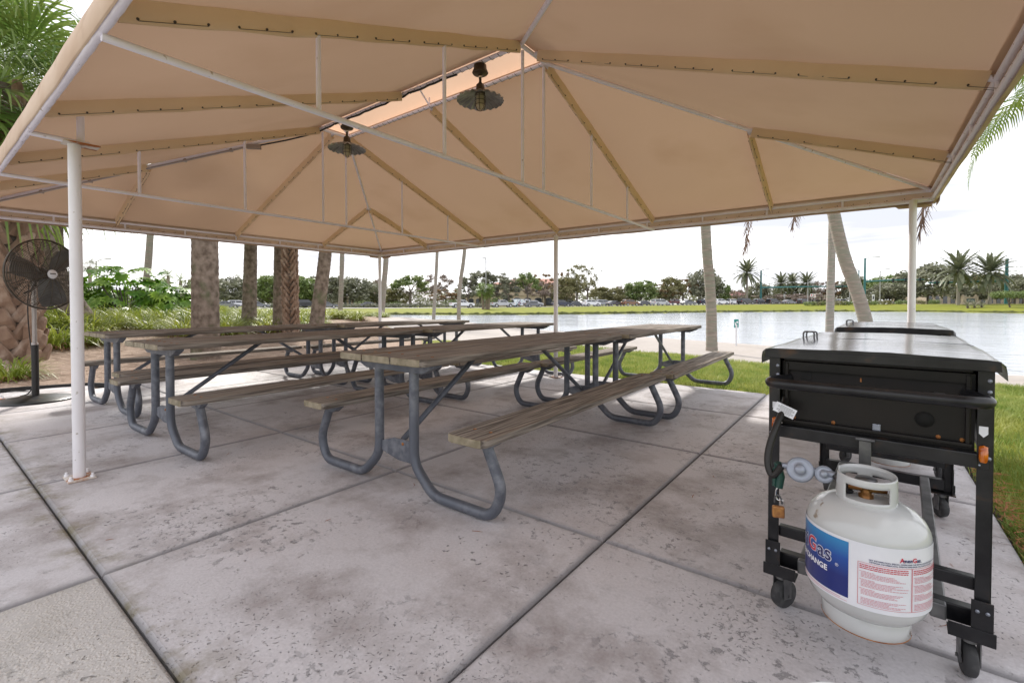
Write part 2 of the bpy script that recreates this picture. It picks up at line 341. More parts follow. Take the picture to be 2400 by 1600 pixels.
# ------------------------------------------------------------------ terrain
NEAR = [(-40, 50), (-28, 46), (-15.1, 41.7), (2.1, 29.3), (8, 21.8), (10.6, 18), (11.4, 10.8), (25, 6), (60, -2), (220, -10)]
FAR = [(-34, 58), (-26.4, 72), (0, 72), (18.5, 80), (39, 95), (70, 105), (89, 102), (92, 84), (150, 80), (220, 80)]
def segd(px, py, poly, closed=False):
    d = np.full(px.shape, 1e9); n = len(poly)
    for i in range(n if closed else n-1):
        (x0, y0), (x1, y1) = poly[i], poly[(i+1) % n]; dx, dy = x1-x0, y1-y0
        t = np.clip(((px-x0)*dx+(py-y0)*dy)/(dx*dx+dy*dy), 0, 1); d = np.minimum(d, np.hypot(px-x0-t*dx, py-y0-t*dy))
    return d
def inside(px, py, poly):
    r = np.zeros(px.shape, bool); n = len(poly)
    for i in range(n):
        (x0, y0), (x1, y1) = poly[i], poly[(i+1) % n]
        with np.errstate(divide='ignore', invalid='ignore'):
            r ^= ((y0 > py) != (y1 > py)) & (px < (x1-x0)*(py-y0)/(y1-y0+1e-12)+x0)
    return r
LAKE = NEAR+FAR[::-1]
def zroad(c): return .2+.8*np.clip((c+9.9)/80.5, 0, 1.15)
def ground_z(x, y):
    x = np.asarray(x, float); y = np.asarray(y, float)
    c = x*RT.x+y*RT.y; d = x*FW.x+y*FW.y
    wob = .35*np.sin(c*.9+d*.3)+.25*np.sin(c*2.3-d*.7)
    s = segd(c, d, LAKE, True); ins = inside(c, d, LAKE); s1 = np.maximum(s+wob*np.clip(s/3, 0, 1), 0)
    sN = segd(c, d, NEAR); sF = segd(c, d, FAR); t = np.clip((sN/(sN+sF+1e-6)-.35)/.3, 0, 1); t = t*t*(3-2*t)
    zn = np.minimum(-.035, -.6+.062*s1)
    zf = -.6+.38*np.clip(s1/.8, 0, 1)+(zroad(c)+.22)*np.clip((s1-.8)/24, 0, 1)
    z = zn*(1-t)+zf*t
    # the planted bed rises a little towards the back
    bed = (1+1.5*np.clip((-x-13)/6, 0, 1))*np.clip((-x-10)/8, 0, 1)*np.clip((26-np.abs(y-9))/8, 0, 1)*np.clip(s/6, 0, 1)*(1-t); z = z+.16*bed
    return np.where(ins, -.6-np.minimum(.1*s, 1.2), z)
def gz(p): return float(ground_z([p[0]], [p[1]])[0])
rad = .35*1.034**np.arange(0, 258)
ang = np.concatenate([np.arange(-60, 60, .5), np.arange(60, 300, 5)])
A_, R_ = np.meshgrid(np.radians(ang), rad)
gx = R_*(np.sin(A_)*RT.x+np.cos(A_)*FW.x); gy = R_*(np.sin(A_)*RT.y+np.cos(A_)*FW.y)
gzz = ground_z(gx, gy)
V = np.stack([gx, gy, gzz], -1).reshape(-1, 3); na = len(ang); nr = len(rad)
i, j = np.meshgrid(np.arange(nr-1), np.arange(na), indexing='ij'); j2 = (j+1) % na
F = np.stack([i*na+j, i*na+j2, (i+1)*na+j2, (i+1)*na+j], -1).reshape(-1, 4)[:, ::-1]
cc = V[:, 0]*RT.x+V[:, 1]*RT.y; dd = V[:, 0]*FW.x+V[:, 1]*FW.y
SANDLINE = [(-60, 30), (-33, 19.5), (-20, 12.5), (-11, 9.6), (-6.15, 10.44), (-3.27, 10.6), (-1.2, 10.9), (1.2, 11.2), (4, 10.5), (60, -20), (60, 200), (-60, 200)]
MULCH = [(-7.45, 6.6), (-7.4, 3), (-8.0, 1.45), (-8.4, .1), (-9, -6), (-60, -10), (-80, 60), (-44, 36), (-33, 24), (-24, 17.5), (-16, 12.2), (-10.5, 9.4)]
sN = segd(cc, dd, NEAR); sF = segd(cc, dd, FAR); nearside = (sN < sF)
wv = .25*np.sin(V[:, 0]*2.1)+.2*np.sin(V[:, 1]*2.7+1)
sd_s = segd(V[:, 0], V[:, 1]+wv, SANDLINE, True)*np.where(inside(V[:, 0], V[:, 1]+wv, SANDLINE), 1, -1)
sd_m = segd(V[:, 0], V[:, 1], MULCH, True)*np.where(inside(V[:, 0], V[:, 1], MULCH), 1, -1)
sand = np.clip(sd_s/.3+.5, 0, 1)*nearside*(dd < 60); mul_ = np.clip(sd_m/.3+.5, 0, 1)*nearside; sand = sand*(1-mul_)
FROAD = lambda c: 108+.3975*(c+9.9)
bank = np.clip(1-np.abs(V[:, 2]+.46)/.17, 0, 1)*(~nearside)
gm = bpy.data.materials.new('ground_cover'); gm.use_nodes = True; t = gm.node_tree; L = t.links.new; b = t.nodes['Principled BSDF']; b.inputs['Roughness'].default_value = .9; b.inputs['Specular IOR Level'].default_value = .15
g = t.nodes.new('ShaderNodeNewGeometry').outputs['Position']
def _ns(sc, dt=6, rg=.6):
    n = t.nodes.new('ShaderNodeTexNoise'); n.inputs['Scale'].default_value = sc; n.inputs['Detail'].default_value = dt; n.inputs['Roughness'].default_value = rg; L(g, n.inputs[0]); return n.outputs[0]
def _rp(s, a, c, d):
    r = t.nodes.new('ShaderNodeValToRGB'); r.color_ramp.elements[0].position = a[0]; r.color_ramp.elements[1].position = a[1]; r.color_ramp.elements[0].color = (*c, 1); r.color_ramp.elements[1].color = (*d, 1); L(s, r.inputs[0]); return r.outputs[0]
def _mx(f, a, c):
    x = t.nodes.new('ShaderNodeMixRGB'); L(f, x.inputs[0]); L(a, x.inputs[1]); L(c, x.inputs[2]); return x.outputs[0]
at_ = t.nodes.new('ShaderNodeAttribute'); at_.attribute_name = 'zone'; sp = t.nodes.new('ShaderNodeSeparateColor'); L(at_.outputs[0], sp.inputs[0])
gr = _rp(_ns(.45, 8, .7), (.35, .65), (.14, .165, .018), (.20, .205, .022)); gr = _mx(_rp(_ns(9, 6), (.55, .75), (0, 0, 0), (.6, .6, .6)), gr, _rp(_ns(30), (.3, .7), (.22, .17, .07), (.12, .13, .03)))
sa = _rp(_ns(3, 9, .7), (.3, .7), (.36, .325, .30), (.44, .40, .375)); sa = _mx(_rp(_ns(1.2, 8, .7), (.58, .72), (0, 0, 0), (.6, .6, .6)), sa, _rp(_ns(8), (.3, .7), (.30, .25, .2), (.42, .36, .30)))
mu = _rp(_ns(5, 9, .75), (.3, .7), (.24, .165, .12), (.37, .28, .22)); mu = _mx(_rp(_ns(38, 6), (.5, .62), (0, 0, 0), (.7, .7, .7)), mu, _rp(_ns(60), (.3, .7), (.12, .07, .045), (.46, .36, .29)))
bk = _rp(_ns(2), (.3, .7), (.05, .045, .025), (.10, .10, .04))
def edge(o):
    a = t.nodes.new('ShaderNodeMath'); a.operation = 'ADD'; L(o, a.inputs[0]); n_ = t.nodes.new('ShaderNodeMath'); n_.operation = 'MULTIPLY_ADD'; L(_ns(7, 6), n_.inputs[0]); n_.inputs[1].default_value = .9; n_.inputs[2].default_value = -.45; L(n_.outputs[0], a.inputs[1])
    return _rp(a.outputs[0], (.42, .58), (0, 0, 0), (1, 1, 1))
c_ = _mx(edge(sp.outputs[0]), gr, sa); c_ = _mx(edge(sp.outputs[1]), c_, mu); c_ = _mx(sp.outputs[2], c_, bk); L(c_, b.inputs['Base Color'])
bn = t.nodes.new('ShaderNodeBump'); bn.inputs['Strength'].default_value = .8; bn.inputs['Distance'].default_value = .02; L(_ns(22, 8, .7), bn.inputs['Height']); L(bn.outputs[0], b.inputs['Normal'])
col = np.stack([sand, mul_, bank, np.ones_like(sand)], -1)
fz = np.where(sand[F].mean(1) > .5, 1, np.where(mul_[F].mean(1) > .5, 2, np.where((~nearside)[F].mean(1) > .5, 3, 0)))
for k, nm in enumerate(('lawn', 'beach', 'mulch_bed', 'far_bank')):
    Fk = F[fz == k]; us, inv = np.unique(Fk, return_inverse=True)
    o = meshnp(nm, V[us], inv.reshape(Fk.shape), gm); tag(o, kind='structure')
    ca = o.data.color_attributes.new('zone', 'FLOAT_COLOR', 'POINT'); ca.data.foreach_set('color', col[us].astype(np.float32).ravel())
    o.data.polygons.foreach_set('use_smooth', [True]*len(o.data.polygons))
# ------------------------------------------------------------------ water
wm = bpy.data.materials.new('lake_water'); wm.use_nodes = True; t = wm.node_tree; L = t.links.new; b = t.nodes['Principled BSDF']
b.inputs['Base Color'].default_value = (.50, .54, .61, 1); b.inputs['Roughness'].default_value = .12; b.inputs['IOR'].default_value = 1.33; b.inputs['Specular IOR Level'].default_value = .8
co = t.nodes.new('ShaderNodeNewGeometry').outputs['Position']; q = t.nodes.new('ShaderNodeMapping'); q.inputs['Rotation'].default_value = (0, 0, -YAW+.3); q.inputs['Scale'].default_value = (.5, 1.6, 1); L(co, q.inputs[0])
n1 = t.nodes.new('ShaderNodeTexNoise'); n1.inputs['Scale'].default_value = 2.2; n1.inputs['Detail'].default_value = 6; L(q.outputs[0], n1.inputs[0])
n2 = t.nodes.new('ShaderNodeTexNoise'); n2.inputs['Scale'].default_value = .12; n2.inputs['Detail'].default_value = 3; L(q.outputs[0], n2.inputs[0])
r2 = t.nodes.new('ShaderNodeValToRGB'); r2.color_ramp.elements[0].position = .42; r2.color_ramp.elements[1].position = .6; r2.color_ramp.elements[0].color = (.4, .4, .4, 1); L(n2.outputs[0], r2.inputs[0])
mm = t.nodes.new('ShaderNodeMath'); mm.operation = 'MULTIPLY'; L(n1.outputs[0], mm.inputs[0]); L(r2.outputs[0], mm.inputs[1])
bn = t.nodes.new('ShaderNodeBump'); bn.inputs['Strength'].default_value = .38; bn.inputs['Distance'].default_value = .12; L(mm.outputs[0], bn.inputs['Height']); L(bn.outputs[0], b.inputs['Normal'])
wb = MB(); cs = [-44, 222]; ds = [-14, 112]
wb.add([CD(-44, 30, -.6), CD(20, 3, -.6), CD(222, -14, -.6), CD(222, 112, -.6), CD(-44, 112, -.6)], [(0, 1, 2, 3, 4)])
tag(wb.build('lake', wm), kind='structure')
# ------------------------------------------------------------------ road beyond the lake
am = mat('asphalt', (.30, .29, .285), .85, col2=(.36, .35, .34), scale=3)
def strip(name, o0, o1, dz, mt, c0=-130, c1=200, n=66):
    vs = []; ddr = Vector((1, .3975, 0)).normalized(); nrm = Vector((-ddr.y, ddr.x, 0))
    for k in range(n+1):
        c = c0+(c1-c0)*k/n; p = Vector((c, FROAD(c), 0))
        for o_ in (o0, o1):
            w_ = p+nrm*o_; v = CD(w_.x, w_.y); v.z = zroad(w_.x)+dz; vs.append(v)
    mb = MB(); mb.add(vs, [(2*k, 2*k+1, 2*k+3, 2*k+2) for k in range(n)][::1]); return mb.build(name, mt)
tag(strip('road', -4.5, 15, .03, am), kind='structure'); tag(strip('road_line', 3.0, 3.14, .036, M['whiteink']), kind='structure')
k_ = strip('kerb', -4.9, -4.5, .13, M['kerb']); tag(k_, kind='structure')
# undercut grassy lip along the far shore
eb_ = []; rg = np.random.default_rng(3); pts_ = []
for (c0_, d0_), (c1_, d1_) in zip(FAR[:-1], FAR[1:]):
    n_ = max(2, int(math.hypot(c1_-c0_, d1_-d0_)/.35)); pts_ += [(c0_+(c1_-c0_)*k/n_, d0_+(d1_-d0_)*k/n_) for k in range(n_)]
lip = MB(); vs = []
for k, (c_q, d_q) in enumerate(pts_):
    if c_q > 130: break
    w_ = .25*noise.noise(Vector((c_q*.7, d_q*.7, 0)))+.10*noise.noise(Vector((c_q*3, d_q*3, 4))); hgt = .30+.22*noise.noise(Vector((c_q*1.3, d_q*1.3, 9)))+.10*random.random()
    dr = Vector((c_q, d_q-8)).normalized() if False else Vector((0, 1))
    for o_, z_ in ((-.35, -.66), (-.30+w_, -.60+hgt*.6), (-.1+w_, -.60+hgt), (1.6, -.60+hgt*.75)): vs.append(CD(c_q, d_q+o_, z_))
n_ = len(vs)//4; lip.add(vs, [(4*k+j_, 4*k+4+j_, 4*k+5+j_, 4*k+1+j_) for k in range(n_-1) for j_ in range(3)], 0, False)
tag(lip.build('shore_bank', mat('bank_soil', (.055, .06, .02), .95, col2=(.12, .13, .03), scale=2.5, bump=.6)), kind='structure')
# ------------------------------------------------------------------ patio
def panel(mb, x0, x1, y0, y1, mt=0):
    h, bv = .10, .014; zt = 0
    a = [(x0, y0), (x1, y0), (x1, y1), (x0, y1)]; b_ = [(x0+bv, y0+bv), (x1-bv, y0+bv), (x1-bv, y1-bv), (x0+bv, y1-bv)]; c3 = [(x0+bv*.4, y0+bv*.4), (x1-bv*.4, y0+bv*.4), (x1-bv*.4, y1-bv*.4), (x0+bv*.4, y1-bv*.4)]
    vs = [(*p, -h) for p in a]+[(*p, -bv*.9) for p in a]+[(*p, -bv*.3) for p in c3]+[(*p, 0) for p in b_]
    fs = [(8+i_, 8+(i_+1) % 4, 12+(i_+1) % 4, 12+i_) for i_ in range(4)]+[(4+i_, 4+(i_+1) % 4, 8+(i_+1) % 4, 8+i_) for i_ in range(4)]+[(i_, (i_+1) % 4, 4+(i_+1) % 4, 4+i_) for i_ in range(4)]+[(12, 13, 14, 15)]
    mb.add(vs, fs, mt)
XJ = [.52, -.91, -2.329, -3.772, -5.124, -6.5, -7.55]; YJ = [.450, 1.86, 3.356, 4.756, 6.08]
pb = MB(); G = .0045
for i_ in range(6):
    for j_ in range(4):
        panel(pb, XJ[i_+1]+G, XJ[i_]-G, YJ[j_]+G, YJ[j_+1]-G)
panel(pb, -8.05, -7.55-G, YJ[0]+G, 1.45)
tag(pb.build('patio_slab', M['conc']), kind='structure')
pb = MB()
for i_ in range(2, 6): panel(pb, XJ[i_+1]+G, XJ[i_]-G, -6, .447)
panel(pb, -8.4, -7.55-G, -6, .447)
tag(pb.build('walkway_slab', M['conc']), kind='structure')
pb = MB(); panel(pb, XJ[2]+G, .52, -6, .447); tag(pb.build('aggregate_walkway', M['agg']), kind='structure')
pb = MB(); pb.box((-3.8, 0, -.055), (8.7, 12.1, .05)); tag(pb.build('joint_soil', mat('joint_soil', (.022, .017, .012), .95, col2=(.05, .038, .025), scale=30)), kind='structure')
# ------------------------------------------------------------------ canopy
X0, X1, Y0, Y1, HE, HL, HR = -7.689, .476, .442, 5.803, 2.091, 2.005, 3.051
RX1, RX2, RM, HC, GG = -2.16, -5.006, -3.567, 1.981, .171
YM = (Y0+Y1)/2
can = empty('canopy', (RM, YM, 0), 0, 'long tan fabric canopy on white tube posts sheltering the picnic tables', 'canopy')
def cb(mb, name, mt): 
    o = mb.build(name, mt, can); o.matrix_parent_inverse = Matrix.Translation((-RM, -YM, 0)); return o
def roofpanel(name, quad, mt, nu=28, nv=10, sag=.03, bays=None, thick=False):
    mb = MB(); a, b_, c, d = [Vector(p) for p in quad]; vs = []
    for i_ in range(nv+1):
        for j_ in range(nu+1):
            u, v = j_/nu, i_/nv; p = (a*(1-u)+b_*u)*(1-v)+(d*(1-u)+c*u)*v
            s_ = 1.
            if bays: x = p[bays[0]]; bs = bays[1]; s_ = 0
            if bays:
                for k in range(len(bs)-1):
                    if bs[k] <= x <= bs[k+1]: s_ = sin(pi*(x-bs[k])/(bs[k+1]-bs[k]))
            p.z -= sag*s_*sin(pi*v)+.004*sin(u*31+v*5)*sin(v*pi); vs.append(p)
    fs = [(i_*(nu+1)+j_, i_*(nu+1)+j_+1, (i_+1)*(nu+1)+j_+1, (i_+1)*(nu+1)+j_) for i_ in range(nv) for j_ in range(nu)]
    mb.add(vs, fs, 0, True); return cb(mb, name, mt)
E_ = HE+.026; RR = HR+.03
bx_ = (0, [X0, (X0+RX2)/2, RX2, RM, RX1, (RX1+X1)/2, X1]); by_ = (1, [Y0, (Y0+YM)/2, YM, (YM+Y1)/2, Y1])
roofpanel('roof_panel', [(X0, Y0, E_), (X1, Y0, E_), (RX1, YM-GG, RR), (RX2, YM-GG, RR)], M['fabric'], 60, 12, .022, bx_)
roofpanel('roof_panel', [(X1, Y1, E_), (X0, Y1, E_), (RX2, YM+GG, RR), (RX1, YM+GG, RR)], M['fabric'], 60, 12, .022, bx_)
roofpanel('roof_panel', [(X1, Y0, E_), (X1, Y1, E_), (RX1, YM+GG, RR), (RX1, YM-GG, RR)], M['fabric'], 40, 12, .022, by_)
roofpanel('roof_panel', [(X0, Y1, E_), (X0, Y0, E_), (RX2, YM-GG, RR), (RX2, YM+GG, RR)], M['fabric'], 40, 12, .022, by_)
# raised ridge cap
mb = MB(); e = .10; zc = HR+.07; zp = HR+.20
P8 = [(RX2-e, YM-GG-.08, zc), (RX1+e, YM-GG-.08, zc), (RX1+e, YM+GG+.08, zc), (RX2-e, YM+GG+.08, zc), (RX2+.12, YM, zp), (RX1-.12, YM, zp)]
mb.add(P8, [(0, 1, 5, 4), (2, 3, 4, 5), (1, 2, 5), (3, 0, 4)]); cb(mb, 'ridge_cap', M['fabric_cap'])
mb = MB()
for x in (RX2+.02, RM, RX1-.02):
    mb = MB()
    for s_ in (-1, 1): mb.tube([(x, YM+s_*GG, HR+.01), (x, YM, HR+.165)], .009, 8); mb.tube([(x, YM+s_*GG, HR), (x, YM+s_*GG, HR+.09)], .009, 8)
    cb(mb, 'cap_bow', M['tube'])
rt = .0165
for s_ in (-1, 1):
    mb = MB(); mb.tube([(RX2, YM+s_*GG, HR), (RX1, YM+s_*GG, HR)], rt, 12)
    for k in range(34):                              # lacing wraps
        x = RX2+(RX1-RX2)*(k+.5)/34; mb.tube([(x-.012, YM+s_*GG-.022, HR-.004), (x, YM+s_*GG, HR-.024), (x+.016, YM+s_*GG+.022, HR-.004)], .0022, 5, 1)
    cb(mb, 'ridge_tube', [M['tube'], M['grommet']])
for x in (RX1, RX2): mb = MB(); mb.tube([(x, YM-GG, HR), (x, YM+GG, HR)], rt, 12); cb(mb, 'ridge_end', M['tube'])
# hips
for cx, rx in ((X1, RX1), (X0, RX2)):
    for cy, s_ in ((Y1, 1), (Y0, -1)):
        mb = MB(); mb.tube([(rx, YM+s_*GG, HR), (cx, cy, HE)], rt, 12); cb(mb, 'hip_rafter', M['tube'])
# sleeved rafters
def sleeve(a, b_, name='rafter_sleeve'):
    a, b_ = Vector(a), Vector(b_); ax = (b_-a).normalized(); side = ax.cross(Vector((0, 0, 1))).normalized(); dn = side.cross(ax).normalized()
    if dn.z > 0: dn = -dn
    L_ = (b_-a).length; a1, b1 = a+ax*.035, b_-ax*.03; n = max(4, int(L_/.14)); vs = []
    sec = [(-.024, -.022), (-.021, .0), (-.017, .026), (-.008, .050), (-.003, .057), (.003, .057), (.008, .050), (.017, .026), (.021, 0), (.024, -.022)]
    for i_ in range(n+1):
        p = a1+(b1-a1)*(i_/n); w_ = .004*sin(i_*1.9)+.002*sin(i_*5.1)
        for sx, sz in sec: vs.append(p+side*(sx+w_*(sz > .02))+dn*(sz+w_*.6))
    k = len(sec); mb = MB(); mb.add(vs, [(i_*k+j_, i_*k+j_+1, (i_+1)*k+j_+1, (i_+1)*k+j_) for i_ in range(n) for j_ in range(k-1)], 0, True)
    mb.tube([a, a1+ax*.02], rt, 10, 2); mb.tube([b1-ax*.02, b_], rt, 10, 2)
    m_ = int(L_/.125)
    for i_ in range(m_):
        p = a1+(b1-a1)*((i_+.5)/m_)
        for s_ in (-1, 1):
            q = p+side*s_*.0125+dn*.041; mb.tube([q-side*s_*.002, q+side*s_*.004], .0052, 7, 1)
        if i_ % 3 != 2: q = p+dn*.047; r_ = a1+(b1-a1)*((i_+1.5)/m_)+dn*.047; mb.tube([q+side*.0125, r_+side*.0125], .0012, 4, 1); mb.tube([q-side*.0125, r_-side*.0125], .0012, 4, 1)
    return cb(mb, name, [M['sleeve'], M['grommet'], M['tube']])
for x in (RX1, RM, RX2):
    sleeve((x, YM-GG, HR), (x, Y0, HE)); sleeve((x, YM+GG, HR), (x, Y1, HE))
sleeve((RX1+.02, YM, HR), (X1, YM, HE)); sleeve((RX2-.02, YM, HR), (X0, YM, HE))
for cx, rx in ((X1, RX1), (X0, RX2)):
    for cy, s_ in ((Y1, 1), (Y0, -1)):
        mx_, my_ = (cx+rx)/2, (cy+YM+s_*GG)/2; mz = (HE+HR)/2
        sleeve((mx_, my_, mz), (mx_, cy, HE)); sleeve((mx_, my_, mz), (cx, my_, HE))
# trusses
for x in (RX1, RX2):
    mb = MB(); mb.tube([(x, Y0, HC), (x, Y1, HC)], .0150 if x == RX1 else .0150, 14); cb(mb, 'truss_chord', M['tube'])
    for o_ in (-1.86, -1.0, -.15, .15, 1.0, 1.86):
        zt = HR-(HR-HE)*max(0, abs(o_)-GG)/(YM-GG-Y0)-.035
        mb = MB(); mb.tube([(x, YM+o_, HC), (x, YM+o_, zt)], .0125, 10); cb(mb, 'truss_web', M['tube'])
# eave rails, struts, valance
cor = [(X0, Y0), (X1, Y0), (X1, Y1), (X0, Y1)]
for k in range(4):
    (xa, ya), (xb, yb) = cor[k], cor[(k+1) % 4]; a, b_ = Vector((xa, ya, 0)), Vector((xb, yb, 0)); ax = (b_-a).normalized(); out = Vector((ax.y, -ax.x, 0)); L_ = (b_-a).length
    mb = MB(); mb.tube([a+Vector((0, 0, HE)), b_+Vector((0, 0, HE))], .0155, 12); cb(mb, 'eave_rail', M['tube'])
    mb = MB(); n = int(L_/.045); pts = [a+ax*L_*i_/n+Vector((0, 0, HL)) for i_ in range(n+1)]
    mb.tube(pts, [.0165+.0022*abs(sin(i_*1.1+k))+.0015*random.random() for i_ in range(n+1)], 10)
    cb(mb, 'lower_eave_tube', M['tube'])
    m_ = round(L_/.67)
    for i_ in range(1, m_): mb = MB(); p = a+ax*L_*i_/m_; mb.tube([p+Vector((0, 0, HL)), p+Vector((0, 0, HE))], .0105, 8); cb(mb, 'eave_strut', M['tube'])
    mb = MB(); n = int(L_/.06); vs = []; o_ = .020
    for i_ in range(n+1):
        p = a-ax*o_+ax*(L_+2*o_)*i_/n
        for z_, q_ in ((E_+.012, -.03), (E_+.006, .012), (HE-.02, o_), ((HL+HE)/2, o_+.002), (HL-.01, o_+.003), ((HL-.036, o_-.002) if k else (HL-.012, o_+.001)), ((HL-.038, -.006) if k else (HL-.014, o_-.004))):
            w_ = .0035*noise.noise(Vector((p.x*3+k*7, p.y*3, z_*9)))*(1.5 if z_ < HL+.05 else 1)
            zw = .006*noise.noise(Vector((p.x*2.3+k*3, p.y*2.3, 5))) if z_ < HL else 0
            vs.append(p+out*(q_+w_)+Vector((0, 0, z_+zw)))
    kk = 7; mb.add(vs, [(i_*kk+j_, (i_+1)*kk+j_, (i_+1)*kk+j_+1, i_*kk+j_+1) for i_ in range(n) for j_ in range(kk-1)], 0, True)
    m_ = int(L_/.13)
    for i_ in range(m_):
        p = a+ax*L_*(i_+.5)/m_+out*(o_-.004)+Vector((0, 0, HL+.034)); mb.tube([p, p-out*.006], .0045, 7, 1)
        q = a+ax*L_*(i_+.5)/m_+Vector((0, 0, HL)); mb.tube([q+ax*.02+out*.014+Vector((0, 0, .03)), q-out*.018+Vector((0, 0, 0)), q-ax*.012-Vector((0, 0, .018))], .0016, 4, 1)
    cb(mb, 'valance', [M['valance'], M['grommet']])
for (x, y), sx, sy in (((X1, Y1), -1, -1), ((X0, Y1), 1, -1), ((X0, Y0), 1, 1), ((X1, Y0), -1, 1)):   # fabric patches wrapped round the corners
    mb = MB()
    for ax_, oth in (('x', 'y'), ('y', 'x')):
        pts = [(0, .0), (.30, .0), (.24, -.055), (0, -.06)]; vs = []
        for t_ in (.026, .0285):
            for u_, z_ in pts:
                vs.append((x+sx*u_, y-sy*t_, HL+.0+z_) if ax_ == 'x' else (x-sx*t_, y+sy*u_, HL+z_))
        mb.add(vs, [(0, 1, 2, 3), (7, 6, 5, 4), (0, 4, 5, 1), (1, 5, 6, 2), (2, 6, 7, 3)])
    cb(mb, 'corner_patch', M['valance'])
# posts
def post(x, y, ztop, r=.040, plate=True):
    mb = MB(); mb.tube([(x, y, .008), (x, y, ztop)], r, 24)
    o = cb(mb, 'post', M['post'])
    if plate:
        mb = MB(); mb.box((x, y, .006), (.155, .125, .010), 0, 0, None, .002)
        for i_ in (-1, 1):
            for j_ in (-1, 1): mb.lathe([(.012, .0), (.012, .012), (.007, .012), (.007, .024), (.0, .026)], (x+i_*.062, y+j_*.048, .011), 6, 1)
        p_ = mb.build('base_plate', [M['rusty'], M['post']], o); 
    return o
post(-3.722, .631, 1.975, .030)
mb = MB(); mb.box((-3.722, .66, 1.98), (.11, .16, .008)); cb(mb, 'post_plate', M['rusty'])
mb = MB(); mb.tube([(-3.722, .66, 1.985), (-3.722, .66, 2.15)], .0185, 12); cb(mb, 'post_riser', M['tube'])
mb = MB(); mb.tube([(-3.722, Y0, 1.992), (-3.722, .70, 1.992)], .015, 10); cb(mb, 'outrigger', M['tube'])
post(-3.50, 5.62, HL-.0, .030)
for x, y in ((X0+.15, Y1-.15), (X1-.145, Y1-.15), (X0+.15, Y0+.17), (X1-.145, Y0-.0+.17)):
    post(x, y, HL-.012, .029); mb = MB(); sx = -1 if x < RM else 1; sy = 1 if y > YM else -1
    mb.tube([(x, y, HL-.012), (x+sx*.15, y, HL-.012)], .014, 8); mb.tube([(x, y, HL-.012), (x, y+sy*.15, HL-.012)], .014, 8); cb(mb, 'outrigger', M['tube'])
# conduit and cable run up the far-left hip and along the ridge
A = Vector((RX2, YM-GG, HR)); Bq = Vector((X0, Y0, HE)); q1 = A+(Bq-A)*.20
mb = MB(); mb.tube([q1+Vector((.02, -.02, -.035)), Bq+Vector((.05, 0, -.03))], .011, 8)
for k in range(6): p = q1+(Bq-q1)*(k+.5)/6; mb.box(p+Vector((0, 0, -.022)), (.03, .03, .036), .7)
mb.box(q1+Vector((.01, -.01, -.045)), (.15, .05, .045), atan2(Bq.y-A.y, Bq.x-A.x))
tag(mb.build('conduit', M['galvpipe']), 'grey metal conduit with a junction box clipped beneath the far left hip tube', 'conduit')
mb = MB(); pts = [q1+Vector((0, 0, -.035)), A+(Bq-A)*.1+Vector((0, -.01, -.05)), A+Vector((-.08, -.01, -.035)), A+Vector((.05, -.02, -.035))]
for k in range(1, 25): pts.append(Vector((RX2+.05+(RX1-.72-RX2)*k/24, YM-GG-.022+.006*sin(k*1.7), HR-.032+.006*sin(k*2.3))))
mb.tube(pts, .009, 8); tag(mb.build('power_cable', M['cable']), 'black power cable tied along the ridge tube to the hanging lamps', 'cable')
# ------------------------------------------------------------------ hanging lamps
def lamp(loc, label):
    t_ = empty('hanging_lamp', loc, 0, label, 'lamp', 'galvanised barn lamps hung from the canopy ridge')
    MB().lathe([(.0, 0), (.048, 0), (.05, -.035), (.056, -.04), (.056, -.052), (.062, -.056), (.055, -.066), (.02, -.07)], n=24).build('ceiling_box', M['lampdark'], t_)
    mb = MB(); mb.lathe([(.0, -.068), (.014, -.072), (.017, -.084), (.012, -.094)], n=14, mt=1); mb.lathe([(.011, -.09), (.010, -.125), (.013, -.128), (.009, -.134), (.013, -.14), (.0, -.142)], n=12); mb.build('stem', [M['lampdark'], M['chrome']], t_)
    MB().lathe([(.0, -.135), (.020, -.138), (.031, -.15), (.034, -.19), (.038, -.205), (.036, -.222), (.0, -.223)], n=20).build('socket', M['lampdark'], t_)
    n = 96; vs = []                                   # ribbed shade
    for r_, z_, am_ in ((.034, -.205, 0), (.06, -.212, .001), (.10, -.226, .003), (.145, -.246, .005), (.178, -.262, .0065), (.178, -.266, .0065), (.145, -.250, .005), (.10, -.230, .003), (.06, -.216, .001), (.034, -.209, 0)):
        for j_ in range(n):
            a = 2*pi*j_/n; z2 = z_+am_*sin(a*20); vs.append(((r_+.4*am_*sin(a*20))*cos(a), (r_+.4*am_*sin(a*20))*sin(a), z2))
    mb = MB(); mb.add(vs, [(i_*n+j_, i_*n+(j_+1) % n, (i_+1)*n+(j_+1) % n, (i_+1)*n+j_) for i_ in range(9) for j_ in range(n)], 0, False); mb.build('shade', M['lampshade'], t_)
    MB().lathe([(.030, -.215), (.034, -.26), (.034, -.30), (.026, -.325), (.0, -.336)], n=18).build('globe', M['glassjar'], t_)
    mb = MB()
    for k in range(6):
        a = k*pi/3; mb.tube([(.040*cos(a), .040*sin(a), -.22), (.041*cos(a), .041*sin(a), -.30), (.03*cos(a), .03*sin(a), -.332), (.004*cos(a), .004*sin(a), -.345)], .0022, 5)
    for z_, r_ in ((-.235, .041), (-.268, .042), (-.30, .041)): mb.tube([(r_*cos(2*pi*k/20), r_*sin(2*pi*k/20), z_) for k in range(20)], .0022, 5, closed=True)
    mb.build('cage', M['lampdark'], t_); return t_
l1 = lamp((-2.59, YM-GG+.01, HR-.02), 'nearer and larger of two barn lamps with scalloped metal shades under the canopy ridge'); l1.scale = (1.1,)*3
l2 = lamp((-4.51, YM-GG+.01, HR-.04), 'farther of two scalloped barn lamps, where the cable leaves the ridge tube'); l2.scale = (1.1,)*3
